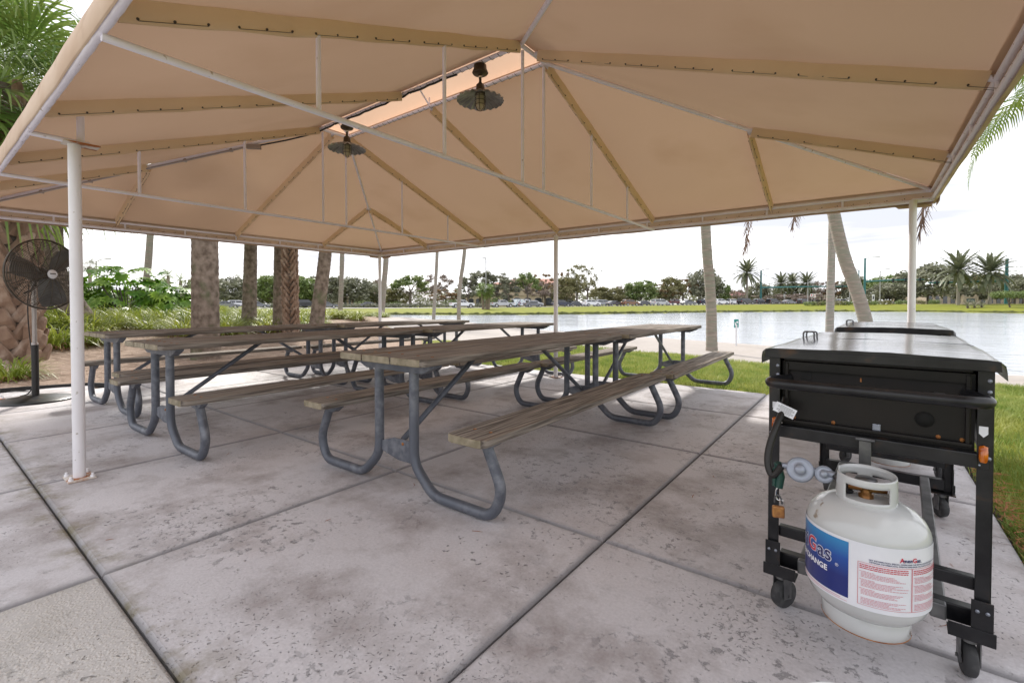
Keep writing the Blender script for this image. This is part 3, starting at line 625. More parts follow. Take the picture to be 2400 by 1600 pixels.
# ------------------------------------------------------------------ picnic tables
def plank(mb, xc, w, L_, z0, th, rl=0, rr=0, seed=0):
    """board along Y with its left / right end corners rounded"""
    x0, x1, y = xc-w/2, xc+w/2, L_/2; o = []
    def cor(cx, cy, r, a0, a1):
        if r <= 0: o.append((cx, cy)); return
        sx = 1 if cx > xc else -1; sy = 1 if cy > 0 else -1
        for k in range(6): a = R(a0+(a1-a0)*k/5); o.append((cx-sx*r+r*cos(a), cy-sy*r+r*sin(a)))
    cor(x1, -y, rr, -90, 0); cor(x1, y, rr, 0, 90); cor(x0, y, rl, 90, 180); cor(x0, -y, rl, 180, 270)
    n = len(o); cx = sum(p[0] for p in o)/n; b_ = .004
    def ins(p, q): return (p[0]-q*(1 if p[0] > xc else -1), p[1]-q*(1 if p[1] > 0 else -1))
    rings = [(0, z0+b_), (0, z0+th-b_), (b_*.4, z0+th-b_*.3), (b_, z0+th)]
    vs = [(*ins(p, b_), z0) for p in o]+[(*ins(p, q), z) for q, z in rings for p in o]
    for k in range(5):
        for i_ in range(n):
            f = [(k*n+i_, k*n+(i_+1) % n, (k+1)*n+(i_+1) % n, (k+1)*n+i_)]
            m_ = 1 if abs((o[i_][1]+o[(i_+1) % n][1])/2) > y-.012 and abs(o[i_][0]-o[(i_+1) % n][0]) > .006 else 0
            if k < 4: mb.f.append(tuple(q+len(mb.v) for q in f[0])); mb.mi.append(m_); mb.sm.append(False)
    base = len(mb.v); mb.v += vs
    mb.f.append(tuple(base+i_ for i_ in range(n))[::-1]); mb.mi.append(0); mb.sm.append(False)
    mb.f.append(tuple(base+4*n+i_ for i_ in range(n))); mb.mi.append(0); mb.sm.append(False)
def make_table(L_=2.43):
    t_ = empty('picnic_table', (0, 0, 0), 0, '-', 'picnic table', 'picnic tables in rows on the patio')
    mb = MB(); w = .233
    for k in (-1, 0, 1): plank(mb, k*(w+.011), w, L_, .722, .038, .05 if k == -1 else 0, .05 if k == 1 else 0)
    FY = L_/2-.14
    for s_ in (-1, 1):
        for k in (-1, 0, 1):
            for e in (-.055, .055): mb.lathe([(.009, .7600), (.009, .7618), (.0, .7622)], (k*.239+e, s_*FY, 0), 8, 2)
    mb.build('tabletop', [M['wood'], M['woodend'], M['rust']], t_)
    for s_ in (-1, 1):
        mb = MB(); plank(mb, s_*.640, w, L_, .392, .038, .04, .04)
        for e in (-1, 1):
            for q in (-.05, .05): mb.lathe([(.009, .4300), (.009, .4318), (.0, .4322)], (s_*.64+q, e*FY, 0), 8, 2)
        mb.build('bench', [M['wood'], M['woodend'], M['rust']], t_)
    for e in (-1, 1):
        y = e*FY
        for s_ in (-1, 1):
            pts = round_path([(s_*.150, y, .70), (s_*.150, y, .17), (s_*.30, y, .031), (s_*.70, y, .030), (s_*.765, y, .16), (s_*.66, y, .375)], [.16, .16, .10, .22], 7)
            mb = MB(); mb.tube(pts, .0268, 16); mb.build('leg', M['galv'], t_)
            mb = MB()                                 # bench bracket
            fr = Matrix.Translation((s_*.64, y+.02, 0))@Matrix.Rotation(pi/2, 4, 'X')
            mb.prism([(-.10, .3905), (.10, .3905), (.10, .383), (.045, .350), (-.045, .350), (-.10, .383)], .04, fr); mb.build('bench_bracket', M['galv'], t_)
        mb = MB(); fr = Matrix.Translation((0, y+.025, 0))@Matrix.Rotation(pi/2, 4, 'X')
        mb.prism([(-.34, .7205), (.34, .7205), (.34, .71), (.24, .668), (-.24, .668), (-.34, .71)], .05, fr); mb.build('top_bracket', M['galv'], t_)
        mb = MB(); fr = Matrix.Translation((0, y+.004, 0))@Matrix.Rotation(pi/2, 4, 'X')
        mb.prism([(-.145, .20), (-.145, .245), (-.02, .285), (.145, .285), (.145, .165), (.02, .165)], .007, fr)
        mb.lathe([(.009, 0), (.009, .01), (0, .012)], (.06, y+.004, .262), 8, 1, True, Matrix.Rotation(-pi/2 if e > 0 else pi/2, 3, 'X')); mb.build('gusset', [M['galv'], M['rust']], t_)
        mb = MB(); mb.tube([(.01, y-e*.012, .245), (.01, y-e*.05, .275), (0, y-e*.70, .70), (0, y-e*.76, .717)], [.012, .017, .017, .013], 10); mb.build('brace', M['galv'], t_)
    return t_
T0 = make_table()
TB = [(-2.105, 2.755, 0.3, 'weathered wooden picnic table nearest the grills, its cut end facing the viewer'),
      (-2.075, 5.225, .7, 'picnic table at the lawn edge, end to end behind the one nearest the grills'),
      (-4.18, 2.245, 1.2, 'middle row picnic table with its near end just right of the thick white post'),
      (-4.10, 4.74, -1.0, 'wooden picnic table at the far end of the middle row beside the slim far post'),
      (-5.95, 2.33, 1.6, 'back row picnic table with its near end by the mulch and standing fan'),
      (-5.86, 4.80, -1.0, 'wooden picnic table at the far end of the back row near the corner post')]
for k, (x, y, rz, lb) in enumerate(TB):
    o = T0 if k == 0 else copy_tree(T0)
    o.location = (x, y, 0); o.rotation_euler = (0, 0, R(rz)); o['label'] = lb
# ------------------------------------------------------------------ grill carts
def make_grill():
    g_ = empty('grill_cart', (0, 0, 0), 0, '-', 'grill', 'black barbecue carts with steel lids')
    W2, LN = .265, 1.27                               # half width, length (local x across, y away)
    def b(name, mt, mb): return mb.build(name, mt, g_)
    for k in range(2):                                # two shallow lids with rolled side lips
        y0 = -.035+k*.655; y1 = y0+.650; mb = MB(); zt = .885-.004*k; w = W2+.022
        prof = [(-w-.003, -.050), (-w-.004, -.030), (-w-.001, -.010), (-w+.008, -.001), (-w+.03, .002), (-.05, .008), (.05, .008), (w-.03, .002), (w-.008, -.001), (w+.001, -.010), (w+.004, -.030), (w+.005, -.050)]
        n = len(prof); NY = 12; vs = []
        for j_ in range(NY+1):
            y = y0+(y1-y0)*j_/NY
            for px_, pz in prof:
                flare = 1
                vs.append((px_, y, zt+pz*flare+.0015*sin(px_*18+y*9)))
        mb.add(vs, [(j_*n+i_, j_*n+i_+1, (j_+1)*n+i_+1, (j_+1)*n+i_) for j_ in range(NY) for i_ in range(n-1)], 0, True)
        for yy in (y0, y1):                            # end lips
            mb.add([(px_, yy, zt+pz) for px_, pz in prof[3:9]]+[(w-.006, yy, zt-.028), (-w+.006, yy, zt-.028)], [tuple(range(8))], 1)
        mb.box((0, y0+.002, zt-.016), (2*w-.02, .008, .026), 0, 1, None, .002)
        lid = b('lid', [M['lid'], M['black']], mb)
        yh = (y1-.03 if k == 0 else y0+.05); x = -w+.03
        mb = MB(); mb.tube(round_path([(x, yh-.001, zt-.005), (x, yh, zt+.032), (x+.04, yh, zt+.032), (x+.04, yh, zt-.005)], .010, 4), .0035, 8); mb.build('lid_handle', M['steel'], lid)
    mb = MB(); mb.box((0, .012, .735), (2*W2-.06, .004, .215), 0, 0)          # front sheet
    mb.box((0, .003, .83), (2*W2-.08, .012, .03), 0, 0, None, .002)
    mb.lathe([(.022, 0), (.022, .003), (0, .003)], (.13, .0085, .70), 16, 1, True, Matrix.Rotation(pi/2, 3, 'X'))
    mb.box((-.165, .0085, .80), (.028, .003, .03), 0, 1)
    mb.box((0, .004, .856), (2*W2-.07, .016, .018), 0, 0, None, .002); mb.box((0, .002, .645), (2*W2-.07, .020, .010), 0, 0, None, .002)
    for s_ in (-1, 1): mb.box((s_*(W2-.045), .002, .745), (.010, .020, .19), 0, 0, None, .002)
    mb.box((.205, .008, .775), (.03, .004, .004), 0, 2); mb.box((-.02, .008, .80), (.004, .003, .012), 0, 2)
    for x in (-.20, -.09, .02, .16, .21): mb.lathe([(.006, 0), (.005, .003), (0, .004)], (x, .0095, .655), 8, 2, True, Matrix.Rotation(pi/2, 3, 'X'))
    b('front_panel', [M['blackpanel'], mat('hole_shade', (.003, .003, .003), .8), M['rust']], mb)  # near-black disc and square paint the darkness of holes in the sheet
    mb = MB(); mb.box((0, LN-.012, .735), (2*W2-.06, .004, .25)); b('rear_panel', M['blackpanel'], mb)
    for s_ in (-1, 1):
        mb = MB(); mb.box((s_*(W2-.012), LN/2, .74), (.004, LN-.06, .24)); mb.box((s_*(W2-.005), LN/2, .62), (.02, LN-.06, .012), 0, 0, None, .002); b('side_panel', M['blackpanel'], mb)
    mb = MB(); mb.box((0, LN/2, .64), (2*W2-.07, LN-.05, .004)); b('firebox_floor', M['blackpanel'], mb)
    for y, nm in ((-.010, 'front_beam'), (LN+.012, 'rear_beam')):
        mb = MB(); mb.box((0, y, .610), (2*W2-.05, .034, .040), 0, 0, None, .003); b(nm, M['black'], mb)
    for s_ in (-1, 1):                                # angle-iron uprights and their feet
        for y, e in ((0, -1), (LN, 1)):
            mb = MB(); x = s_*(W2-.013); a_ = .031
            mb.box((x, y+e*.020, .495), (a_, .004, .75), 0, 0, None, .0015); mb.box((x+s_*a_/2, y+e*.0, .495), (.004, .042, .75), 0, 0, None, .0015)
            for z_ in (.60, .62, .83, .80, .215):
                mb.lathe([(.0055, 0), (.005, .003), (0, .004)], (x+(.008 if z_ > .6 else -.01), y+e*.022, z_), 8, 1, True, Matrix.Rotation(-pi/2*e, 3, 'X'))
            lg = b('leg', [M['black'], M['alu']], mb)
            mb = MB(); mb.box((x-s_*.020, y+e*.004, .118), (.095, .060, .005), 0, 0, None, .001); mb.box((x-s_*.020, y+e*.034, .137), (.095, .005, .036), 0, 0, None, .001); mb.box((x+s_*.0, y+e*.031, .19), (.044, .005, .085), 0, 0, None, .001)
            for q in (-.010, .010): mb.lathe([(.0042, 0), (.005, .003), (0, .004)], (x+q, y+e*.034, .205), 8, 1, True, Matrix.Rotation(-pi/2*e, 3, 'X'))
            b('foot_bracket', [M['black'], M['alu']], mb)
            c_ = MB(); cx, cy, sw = x-s_*.022, y-.004, .35*s_+.2*e; mr = Matrix.Rotation(sw, 3, 'Z')
            c_.lathe([(.018, .102), (.018, .115)], (cx, cy, 0), 14, 0)
            for q in (-.021, .021): c_.box(Vector((cx, cy, .074))+mr@Vector((q, .004, 0)), (.003, .032, .07), 0, 0, mr)
            c_.tube([Vector((cx, cy, .048))+mr@Vector((-.026, .01, 0)), Vector((cx, cy, .048))+mr@Vector((.026, .01, 0))], .005, 8, 0)
            co_ = b('caster', M['steel'], c_)
            c_ = MB(); c_.lathe([(.014, -.014), (.040, -.015), (.0465, -.010), (.048, 0), (.0465, .010), (.040, .015), (.014, .014)], Vector((cx, cy, .048))+mr@Vector((0, .01, 0)), 24, 0, True, mr@Matrix.Rotation(pi/2, 3, 'Y'))
            c_.lathe([(.018, -.0155), (.018, .0155)], Vector((cx, cy, .048))+mr@Vector((0, .01, 0)), 16, 1, True, mr@Matrix.Rotation(pi/2, 3, 'Y')); c_.build('wheel', [M['rubber'], M['black']], co_)
    for s_ in (-1, 1):
        mb = MB(); mb.box((s_*(W2-.10), LN/2, .160), (.036, LN+.02, .045), 0, 0, None, .004); b('long_rail', M['steel'], mb)
    for y in (.010, LN-.010):
        mb = MB(); mb.box((0, y, .262), (2*W2-.05, .028, .036), 0, 0, None, .003); b('upper_crossbar', M['black'], mb)
        mb = MB(); mb.box((0, y+.02, .158), (2*W2-.05, .036, .050), 0, 0, None, .003); b('lower_crossbar', M['black'], mb)
    z = .785; yy = -.135; xh = W2+.008
    pts = round_path([(-xh+.055, .010, z), (-xh+.01, yy, z), (xh-.01, yy, z), (xh-.055, .010, z)], .045, 7)
    mb = MB(); mb.tube(pts, .0160, 16); mb.box((-.155, yy+.002, z+.0135), (.022, .01, .006), 0, 0, None, .002); mb.box((.155, yy+.002, z+.0135), (.022, .012, .007), 0, 0, None, .002); b('push_handle', M['black'], mb)
    for s_ in (-1, 1):
        x = s_*(W2-.016)
        mb = MB(); fr = Matrix.Translation((x, -.0228, 0))@Matrix.Rotation(pi/2, 4, 'X'); mb.prism([(-.009, .706), (.009, .706), (.009, .686), (0, .676), (-.009, .686)], .0012, fr); o = b('label_patch', M['white'], mb)
        mb = MB(); mb.tube([(x, -.0225, .648), (x, -.029, .642), (x, -.030, .622), (x, -.027, .612)][::1], [.006, .0095, .0098, .008], 12); mb.lathe([(.0, .0), (.0092, -.004), (.0092, -.026), (.0, -.032)], (x, -.028, .656), 14); b('marker_light', M['amber'], mb)
        mb = MB(); mb.box((x, -.0235, .604), (.026, .004, .028), 0, 0, None, .002); b('marker_bracket', M['black'], mb)
    mb = MB(); mb.box((-.005, -.037, .578), (.030, .005, .105), 0, 0, None, .001); mb.tube([(-.028, -.036, .625), (.018, -.036, .625)], .006, 8); mb.box((-.005, -.060, .528), (.030, .045, .004)); mb.box((-.005, -.082, .515), (.030, .004, .03)); b('tank_hook', M['steel'], mb)
    mb = MB(); mb.box((.02, -.026+.034, .655), (.020, .006, .028), 0, 0, None, .002); b('latch', M['alu'], mb)
    return g_
def make_tank():
    t_ = empty('propane_tank', (0, 0, 0), 0, '-', 'propane tank', 'white propane tanks')
    r = .140; prof = [(.0, .030), (.05, .031), (.085, .040), (.112, .052), (.131, .074), (r, .100)]+[(r, .100+.165*k/6) for k in range(1, 7)]+[(.137, .282), (.128, .302), (.110, .320), (.085, .333), (.05, .341), (0, .343)]
    MB().lathe(prof, n=64, cap=False).build('body', M['tank'], t_)
    n = 40; mb = MB(); mb.lathe([(.098, .0), (.101, .002), (.101, .040), (.098, .046)], n=n); mb.lathe([(.093, .0), (.093, .05)], n=n, cap=False)
    mb.lathe([(.093, 0), (.098, 0)], n=n, cap=False); mb.lathe([(.1012, -.0), (.1016, .0015), (.1012, .003)], n=n, mt=1, cap=False); mb.build('foot_ring', [M['tank'], M['rust']], t_)
    # collar with cut-outs: front is local -Y
    mb = MB(); NA, NZ = 72, 12; rr_, z0, z1 = .066, .318, .410; vs = []; keep = set()
    for i_ in range(NZ+1):
        for j_ in range(NA): a = 2*pi*j_/NA; q = rr_+.002*sin(i_/NZ*pi); vs.append((q*cos(a), q*sin(a), z0+(z1-z0)*i_/NZ+(.004*sin(a) if i_ == NZ else 0)))
    fs = []
    for i_ in range(NZ):
        for j_ in range(NA):
            a = ((j_+.5)/NA*360+90) % 360           # 0 = front
            a = a if a <= 180 else a-360; hgt = (i_+.5)/NZ
            hole = (abs(a) < 44 and .34 < hgt < .72)
            gap = (-112 < a < -82 and hgt > .40) or (122 < abs(a) < 165 and .3 < hgt < .72)
            if not hole and not gap: fs.append((i_*NA+j_, i_*NA+(j_+1) % NA, (i_+1)*NA+(j_+1) % NA, (i_+1)*NA+j_))
    mb.add(vs, fs, 0, True); o = mb.build('collar', M['tank'], t_); sm = o.modifiers.new('thickness', 'SOLIDIFY'); sm.thickness = .0035; sm.offset = 0
    mb = MB(); mb.lathe([(.018, .335), (.018, .352), (.013, .354), (.013, .375), (.02, .378), (.02, .388), (.0, .389)], n=16); mb.tube([(0, 0, .366), (.045, .012, .366)], .010, 12); mb.tube([(0, 0, .366), (-.04, .0, .366)], .009, 12); mb.build('valve', M['brass'], t_)
    mb = MB(); mb.lathe([(.0, .398), (.024, .396), (.026, .390), (.024, .384), (0, .384)], n=10); mb.build('valve_knob', M['steel'], t_)
    # paper band, blue panel and printing, wrapped on the cylinder; angle 0 = local -Y, positive to the right
    def wrap(x, z, off): a = x/r-pi/2; return ((r+off)*cos(a), (r+off)*sin(a), z)
    def patch(mb, a0, a1, z0f, z1f, off, mt=0, n=40):
        vs = []
        for i_ in range(n+1):
            a = R(a0+(a1-a0)*i_/n); vs += [wrap(a*r, z0f, off), wrap(a*r, z1f, off)]
        mb.add(vs, [(2*i_, 2*i_+2, 2*i_+3, 2*i_+1) for i_ in range(n)], mt, True)
    mb = MB(); patch(mb, -179, 179, .098, .268, .0008, 0, 90); lab = mb.build('label', M['white'], t_)
    bl = bpy.data.materials.new('blue_print'); bl.use_nodes = True; tt = bl.node_tree; b_ = tt.nodes['Principled BSDF']; b_.inputs['Roughness'].default_value = .3; b_.inputs['Coat Weight'].default_value = .4
    c0 = tt.nodes.new('ShaderNodeTexCoord'); s0 = tt.nodes.new('ShaderNodeSeparateXYZ'); tt.links.new(c0.outputs['Object'], s0.inputs[0]); mr_ = tt.nodes.new('ShaderNodeMapRange'); mr_.inputs[1].default_value = .13; mr_.inputs[2].default_value = .262; tt.links.new(s0.outputs[2], mr_.inputs[0])
    r_ = tt.nodes.new('ShaderNodeValToRGB'); r_.color_ramp.elements[0].color = (.008, .02, .16, 1); r_.color_ramp.elements[0].position = .25; r_.color_ramp.elements[1].color = (.03, .24, .50, 1); r_.color_ramp.elements.new(.62).color = (.01, .07, .33, 1); tt.links.new(mr_.outputs[0], r_.inputs[0]); tt.links.new(r_.outputs[0], b_.inputs['Base Color'])
    mb = MB(); patch(mb, -150, -17, .113, .260, .0014, 0, 50); mb.build('blue_panel', bl, t_)
    def text(name, body, size, ang_, z, mt, off=.0022, parent=t_, bold=.0, sx=1, extra=0):
        cu = bpy.data.curves.new('t', 'FONT'); cu.body = body; cu.size = size; cu.align_x = 'CENTER'; cu.align_y = 'CENTER'; cu.offset = bold; cu.resolution_u = 4; cu.space_character = 1+extra
        ob = bpy.data.objects.new('t', cu); COL.objects.link(ob); dg = bpy.context.evaluated_depsgraph_get(); me = ob.evaluated_get(dg).to_mesh()
        vs = [wrap(v.co.x*sx+R(ang_)*r, z+v.co.y, off) for v in me.vertices]; fs = [tuple(p.vertices) for p in me.polygons]; bpy.data.objects.remove(ob); bpy.data.curves.remove(cu)
        mb = MB(); mb.add(vs, fs); return mb.build(name, mt, parent)
    zl = .207; c0 = -63
    for off, mt_, bd in ((.0018, M['whiteink'], .0022), (.0024, None, .0006)):
        for s_, ch, a_, z_, m2, sz in (('Ameri', 'Ameri', -95.5, zl, M['navy'], .056), ('G', 'G', -59.5, zl+.0015, M['redink'], .054), ('as', 'as', -42.0, zl, M['navy'], .057)):
            text('brand_lettering', ch, sz, a_, z_, mt_ or m2, off, t_, bd, .92)
    text('lettering', '®', .011, -28.0, zl-.019, M['whiteink'], .0018); text('lettering', 'PROPANE EXCHANGE', .0205, -80, .166, M['whiteink'], .0018, bold=.0006)
    text('brand_lettering', 'A', .0155, 28.5, .240, M['redink'], bold=.0004); text('brand_lettering', 'mer', .0135, 33.7, .2395, M['navy'], bold=.0003); text('brand_lettering', 'ı', .0135, 38.0, .2395, M['navy'], bold=.0003); text('brand_lettering', 'G', .0155, 41.2, .240, M['redink'], bold=.0004); text('brand_lettering', 'as.', .0135, 46.3, .2395, M['navy'], bold=.0003)
    text('lettering', 'GET INFORMATION, SPECIAL OFFERS AND THE RETAIL LOCATION NEAREST YOU', .0049, 37, .2300, M['navy'], bold=.0001); text('lettering', 'OBTENGA INFORMACIÓN, OFERTAS ESPECIALES Y EL PUNTO DE VENTA', .0049, 33, .2245, M['navy'], bold=.0001)
    mb = MB()
    for a0, a1 in ((-9, 38), (38.6, 86)):
        for z_ in (.1105, .2195): patch(mb, a0, a1, z_, z_+.0007, .0020, 0, 20)
        for a in (a0, a1): patch(mb, a, a+.35, .1105, .220, .0020, 0, 1)
        z_ = .2135; k = 0
        while z_ > .114:
            big = k < 3; hdr = k in (4, 10, 17); gapk = k in (3, 9, 16, 22, 23); k += 1
            if not gapk:
                a = a0+1.5+(0 if (big or hdr) else 1.2); end = a0+(a1-a0)*((.93 if big else .30 if hdr else random.uniform(.55, .96)))
                while a < end:                         # words as short printed dashes
                    w_ = random.uniform(.9, 3.2); w_ = min(w_, end-a)
                    patch(mb, a, a+w_, z_, z_+(.0022 if big else .0014), .0021, 1 if not big else 2, 2); a += w_+.45
            z_ -= .0046 if big else .0034
    mb.build('warning_print', [M['redink'], M['pinkink'], M['redink']], t_)
    mb = MB(); patch(mb, -84, -24, .1075, .1087, .0020, 0, 30); patch(mb, -80, -18, .1035, .1045, .0020, 0, 30); mb.build('small_print', M['pinkink'], t_)
    return t_
G1 = make_grill(); G1.location = (.008, 1.805, 0); G1.rotation_euler = (0, 0, R(-2.9)); G1['label'] = 'nearest black barbecue cart with shiny steel lids and a tank hung in front'
G2 = copy_tree(G1); G2.location = (.125, 3.74, 0); G2.rotation_euler = (0, 0, R(-1.2)); G2['label'] = 'second black barbecue cart standing behind the nearest one by the far right post'
P1 = make_tank(); P1.location = (.0045, 1.625, .157); P1.rotation_euler = (0, 0, R(3)+atan2(-.0075, 1.625)); P1['label'] = 'white propane tank with blue label hung on the front of the nearest cart'
P2 = copy_tree(P1); P2.location = (.115, 3.565, .10); P2.rotation_euler = (0, 0, R(8)); P2['label'] = 'white propane tank half hidden beneath the nearest cart, hung on the second cart'
# regulator, hose, tag, clip and padlock of the near cart
reg = empty('gas_regulator', (-.13, 1.66, .50), 0, 'grey gas regulator with a black hose and paper tag, left of the hung tank', 'regulator')
def rel(mb, name, mt): 
    o = mb.build(name, mt, reg); o.matrix_parent_inverse = Matrix.Translation((.13, -1.66, -.50)); return o
def disc(mb, p, r, th, mt=0):
    n_ = (Vector((0, 0, CH+.1))-p).normalized(); q = n_.to_track_quat('Z', 'Y').to_matrix()
    mb.lathe([(0, -th), (r*.8, -th), (r, -th*.55), (r*1.06, -th*.5), (r*1.06, -th*.3), (r, -th*.28), (r*.93, 0), (r*.90, -.001), (r*.45, -.003), (r*.40, .006), (r*.34, .009), (0, .010)], p, 36, mt, True, q)
pa, pbb = PX(1879, 1102, 1.405), PX(1936, 1113, 1.375); vv = Vector((-.03, 1.625, .503))
mb = MB(); disc(mb, pa, .035, .028); rel(mb, 'regulator_body', M['alu'])
mb = MB(); disc(mb, pbb, .024, .024); rel(mb, 'regulator_body', M['alu'])
mb = MB(); bk0 = FW*.022; mb.tube([pa+bk0, pbb+bk0], .010, 10); pc = PX(1965, 1116, 1.36); mb.tube([pbb+bk0, pc], .011, 8); mb.tube([pc, vv], [.013, .009], 10, 1); pdn = PX(1836, 1092, 1.44); mb.tube([pa+bk0, pdn], .009, 8); rel(mb, 'fitting', [M['alu'], M['black']])
hp = [PX(1846, 925, 1.60), PX(1838, 960, 1.53), PX(1822, 1000, 1.50), PX(1806, 1045, 1.49), PX(1801, 1085, 1.48), PX(1812, 1120, 1.46), PX(1826, 1108, 1.45), pdn]
def smooth(pts, it=3):
    for _ in range(it):
        q = [pts[0]]
        for a, b_ in zip(pts[:-1], pts[1:]): q += [a*.75+b_*.25, a*.25+b_*.75]
        pts = q+[pts[-1]]
    return pts
mb = MB(); mb.tube(smooth(hp), .0105, 10); rel(mb, 'hose', M['cable'])
mb = MB(); c_ = PX(1842, 962, 1.515); u_ = (PX(1862, 972, 1.50)-PX(1820, 952, 1.53)).normalized(); n_ = (Vector((0, 0, CH))-c_).normalized(); w_ = n_.cross(u_).normalized(); m3 = Matrix((u_, w_, n_)).transposed()
mb.box(c_, (.062, .032, .0008), 0, 0, m3); 
for k in range(7): mb.box(c_+n_*.0008+w_*(-.011+k*.0036)+u_*.002, (.05 if k % 3 else .036, .0010, .0003), 0, 1, m3)
rel(mb, 'paper_tag', [M['white'], M['grommet']])
mb = MB()
gp = [PX(1826, 1085, 1.455), PX(1833, 1118, 1.452), PX(1829, 1145, 1.45)]; mb.tube(gp, [.011, .013, .012], 10); mb.tube([PX(1820, 1098, 1.46), PX(1818, 1140, 1.455)], .006, 8)
clip = mb.build('hose_coupler', M['green_plastic'])
tag(clip, 'dark green plastic coupler on the near cart\'s left upright above the rusty padlock', 'coupler')
pl = empty('padlock', PX(1829, 1200, 1.45), 0, 'rusty brass padlock hanging from a snap clip on the near cart\'s left upright', 'padlock')
def relp(mb, name, mt):
    o = mb.build(name, mt, pl); o.matrix_parent_inverse = Matrix.Translation(-pl.location); return o
mb = MB(); mb.box(PX(1829, 1202, 1.45), (.034, .016, .036), .3, 0, None, .004); relp(mb, 'lock_body', M['padlock'])
mb = MB(); a = PX(1829, 1182, 1.45); mb.tube(smooth([a+Vector((-.010, 0, 0)), a+Vector((-.010, 0, .018)), a+Vector((-.002, 0, .028)), a+Vector((.008, 0, .016)), a+Vector((.010, 0, 0))], 2), .003, 8); relp(mb, 'shackle', M['steel'])
mb = MB(); b_ = PX(1829, 1160, 1.45); mb.tube(smooth([b_+Vector((0, 0, .022)), b_+Vector((-.008, 0, .01)), b_+Vector((-.008, 0, -.012)), b_+Vector((0, 0, -.022)), b_+Vector((.008, 0, -.014)), b_+Vector((.012, 0, -.020))], 2), .0025, 8); relp(mb, 'snap_clip', M['chrome'])
# bucket whose rim just shows at the bottom edge
bk_ = empty('bucket', (.004, 1.016, -.0), 0, 'white plastic bucket cut by the bottom edge, in front of the hung tank', 'bucket')
MB().lathe([(.0, .0), (.105, 0), (.112, .262), (.118, .267), (.118, .277), (.114, .281), (.111, .277), (.111, .262), (.1, .02), (0, .015)], n=48).build('shell', M['bucket'], bk_)
mb = MB(); mb.tube([(.118*cos(R(k)), .118*sin(R(k)), .257-.10*sin(R(k))) for k in range(0, 181, 9)], .002, 6); mb.build('bail', M['steel'], bk_)
# ------------------------------------------------------------------ standing fan
fb = at(80, 5.02); fan = empty('pedestal_fan', (fb.x, fb.y, 0), 0, 'black pedestal fan with a wire cage and round base, left of the thick post', 'fan')
MB().lathe([(0, .055), (.05, .054), (.16, .045), (.30, .020), (.335, .006), (.335, 0), (0, 0)][::-1], n=48).build('base', M['black'], fan)
mb = MB(); mb.tube([(0, 0, .05), (0, 0, .60)], .030, 20); mb.build('lower_pole', M['cable'], fan)
zc = zat(643, 4.86)
mb = MB(); mb.tube([(0, 0, .59), (0, 0, zc-.05)], .020, 16); mb.lathe([(.028, .585), (.028, .62), (.022, .625)], n=16); mb.build('upper_pole', M['galvpipe'], fan)
hc = at(110, 4.88, zc)-Vector((fb.x, fb.y, 0)); fdir = (RT*cos(R(7))-FW*sin(R(7))).normalized(); fdir = (fdir+Vector((0, 0, .02))).normalized()
Q = fdir.to_track_quat('Z', 'Y').to_matrix()
def FP(x, y, z): return hc+Q@Vector((x, y, z))
mb = MB(); mb.lathe([(0, -.20), (.06, -.19), (.075, -.15), (.075, -.06), (.05, -.04), (0, -.04)], hc, 24, 0, True, Q); mb.tube([(0, 0, zc-.12), (0, 0, zc-.03), FP(0, 0, -.12)], .028, 12); mb.tube([FP(-.02, -.05, -.10), FP(-.05, -.16, -.12), FP(-.12, -.20, -.12)], .010, 8); mb.build('motor', M['fanmetal'], fan)
RF = .362; mb = MB()
for side in (-1, 1):
    def prof_(q): return side*(.075*sqrt(max(0, 1-(q/RF)**2)))+(0 if side > 0 else -.02)
    for k in range(20):
        q = .07+(RF-.005-.07)*k/19; mb.tube([FP(q*cos(2*pi*j_/48), q*sin(2*pi*j_/48), prof_(q)) for j_ in range(48)], .0024, 4, closed=True)
    for k in range(16):
        a = 2*pi*k/16; mb.tube([FP(q*cos(a), q*sin(a), prof_(q)) for q in [.05+(RF-.05)*i_/7 for i_ in range(8)]], .0034, 4)
mb.tube([FP(RF*cos(2*pi*j_/64), RF*sin(2*pi*j_/64), -.01) for j_ in range(64)], .0075, 8, closed=True); mb.build('cage', M['fanmetal'], fan)
mb = MB(); mb.lathe([(0, .080), (.045, .079), (.048, .072), (0, .07)], hc, 28, 0, True, Q); hb = mb.build('badge', M['white'], fan)
mb = MB(); mb.box(FP(0, .004, .0815), (.055, .010, .0006), 0, 0, Q); mb.build('badge_print', M['grommet'], hb)
mb = MB(); mb.lathe([(0, .03), (.035, .028), (.045, -.01), (.045, -.04), (0, -.04)], hc, 20, 0, True, Q); mb.build('hub', M['fanmetal'], fan)
for k in range(3):
    a0 = R(-76+120*k); vs = []
    for i_ in range(9):
        q = .035+(.335-.035)*i_/8
        for j_ in range(7):
            s_ = (j_/6-.5); wd = .10+.14*sin(min(1, i_/6)*pi/2); ang_ = a0+s_*wd/max(q, .08)*(.9 if i_ < 8 else .8); vs.append(FP(q*cos(ang_), q*sin(ang_), s_*.07+.01*cos(s_*6)))
    mb = MB(); mb.add(vs, [(i_*7+j_, i_*7+j_+1, (i_+1)*7+j_+1, (i_+1)*7+j_) for i_ in range(8) for j_ in range(6)], 0, True); mb.build('blade', M['fanblade'], fan)
mb = MB(); mb.tube(smooth([FP(-.05, -.1, -.15), Vector((-.04, -.05, .9)), Vector((-.05, 0, .3)), Vector((-.06, -.02, .07)), Vector((-.30, -.12, .015)), Vector((-.6, .1, .012)), Vector((-.9, -.1, .012))], 3), .006, 6); mb.build('power_cord', M['cable'], fan)
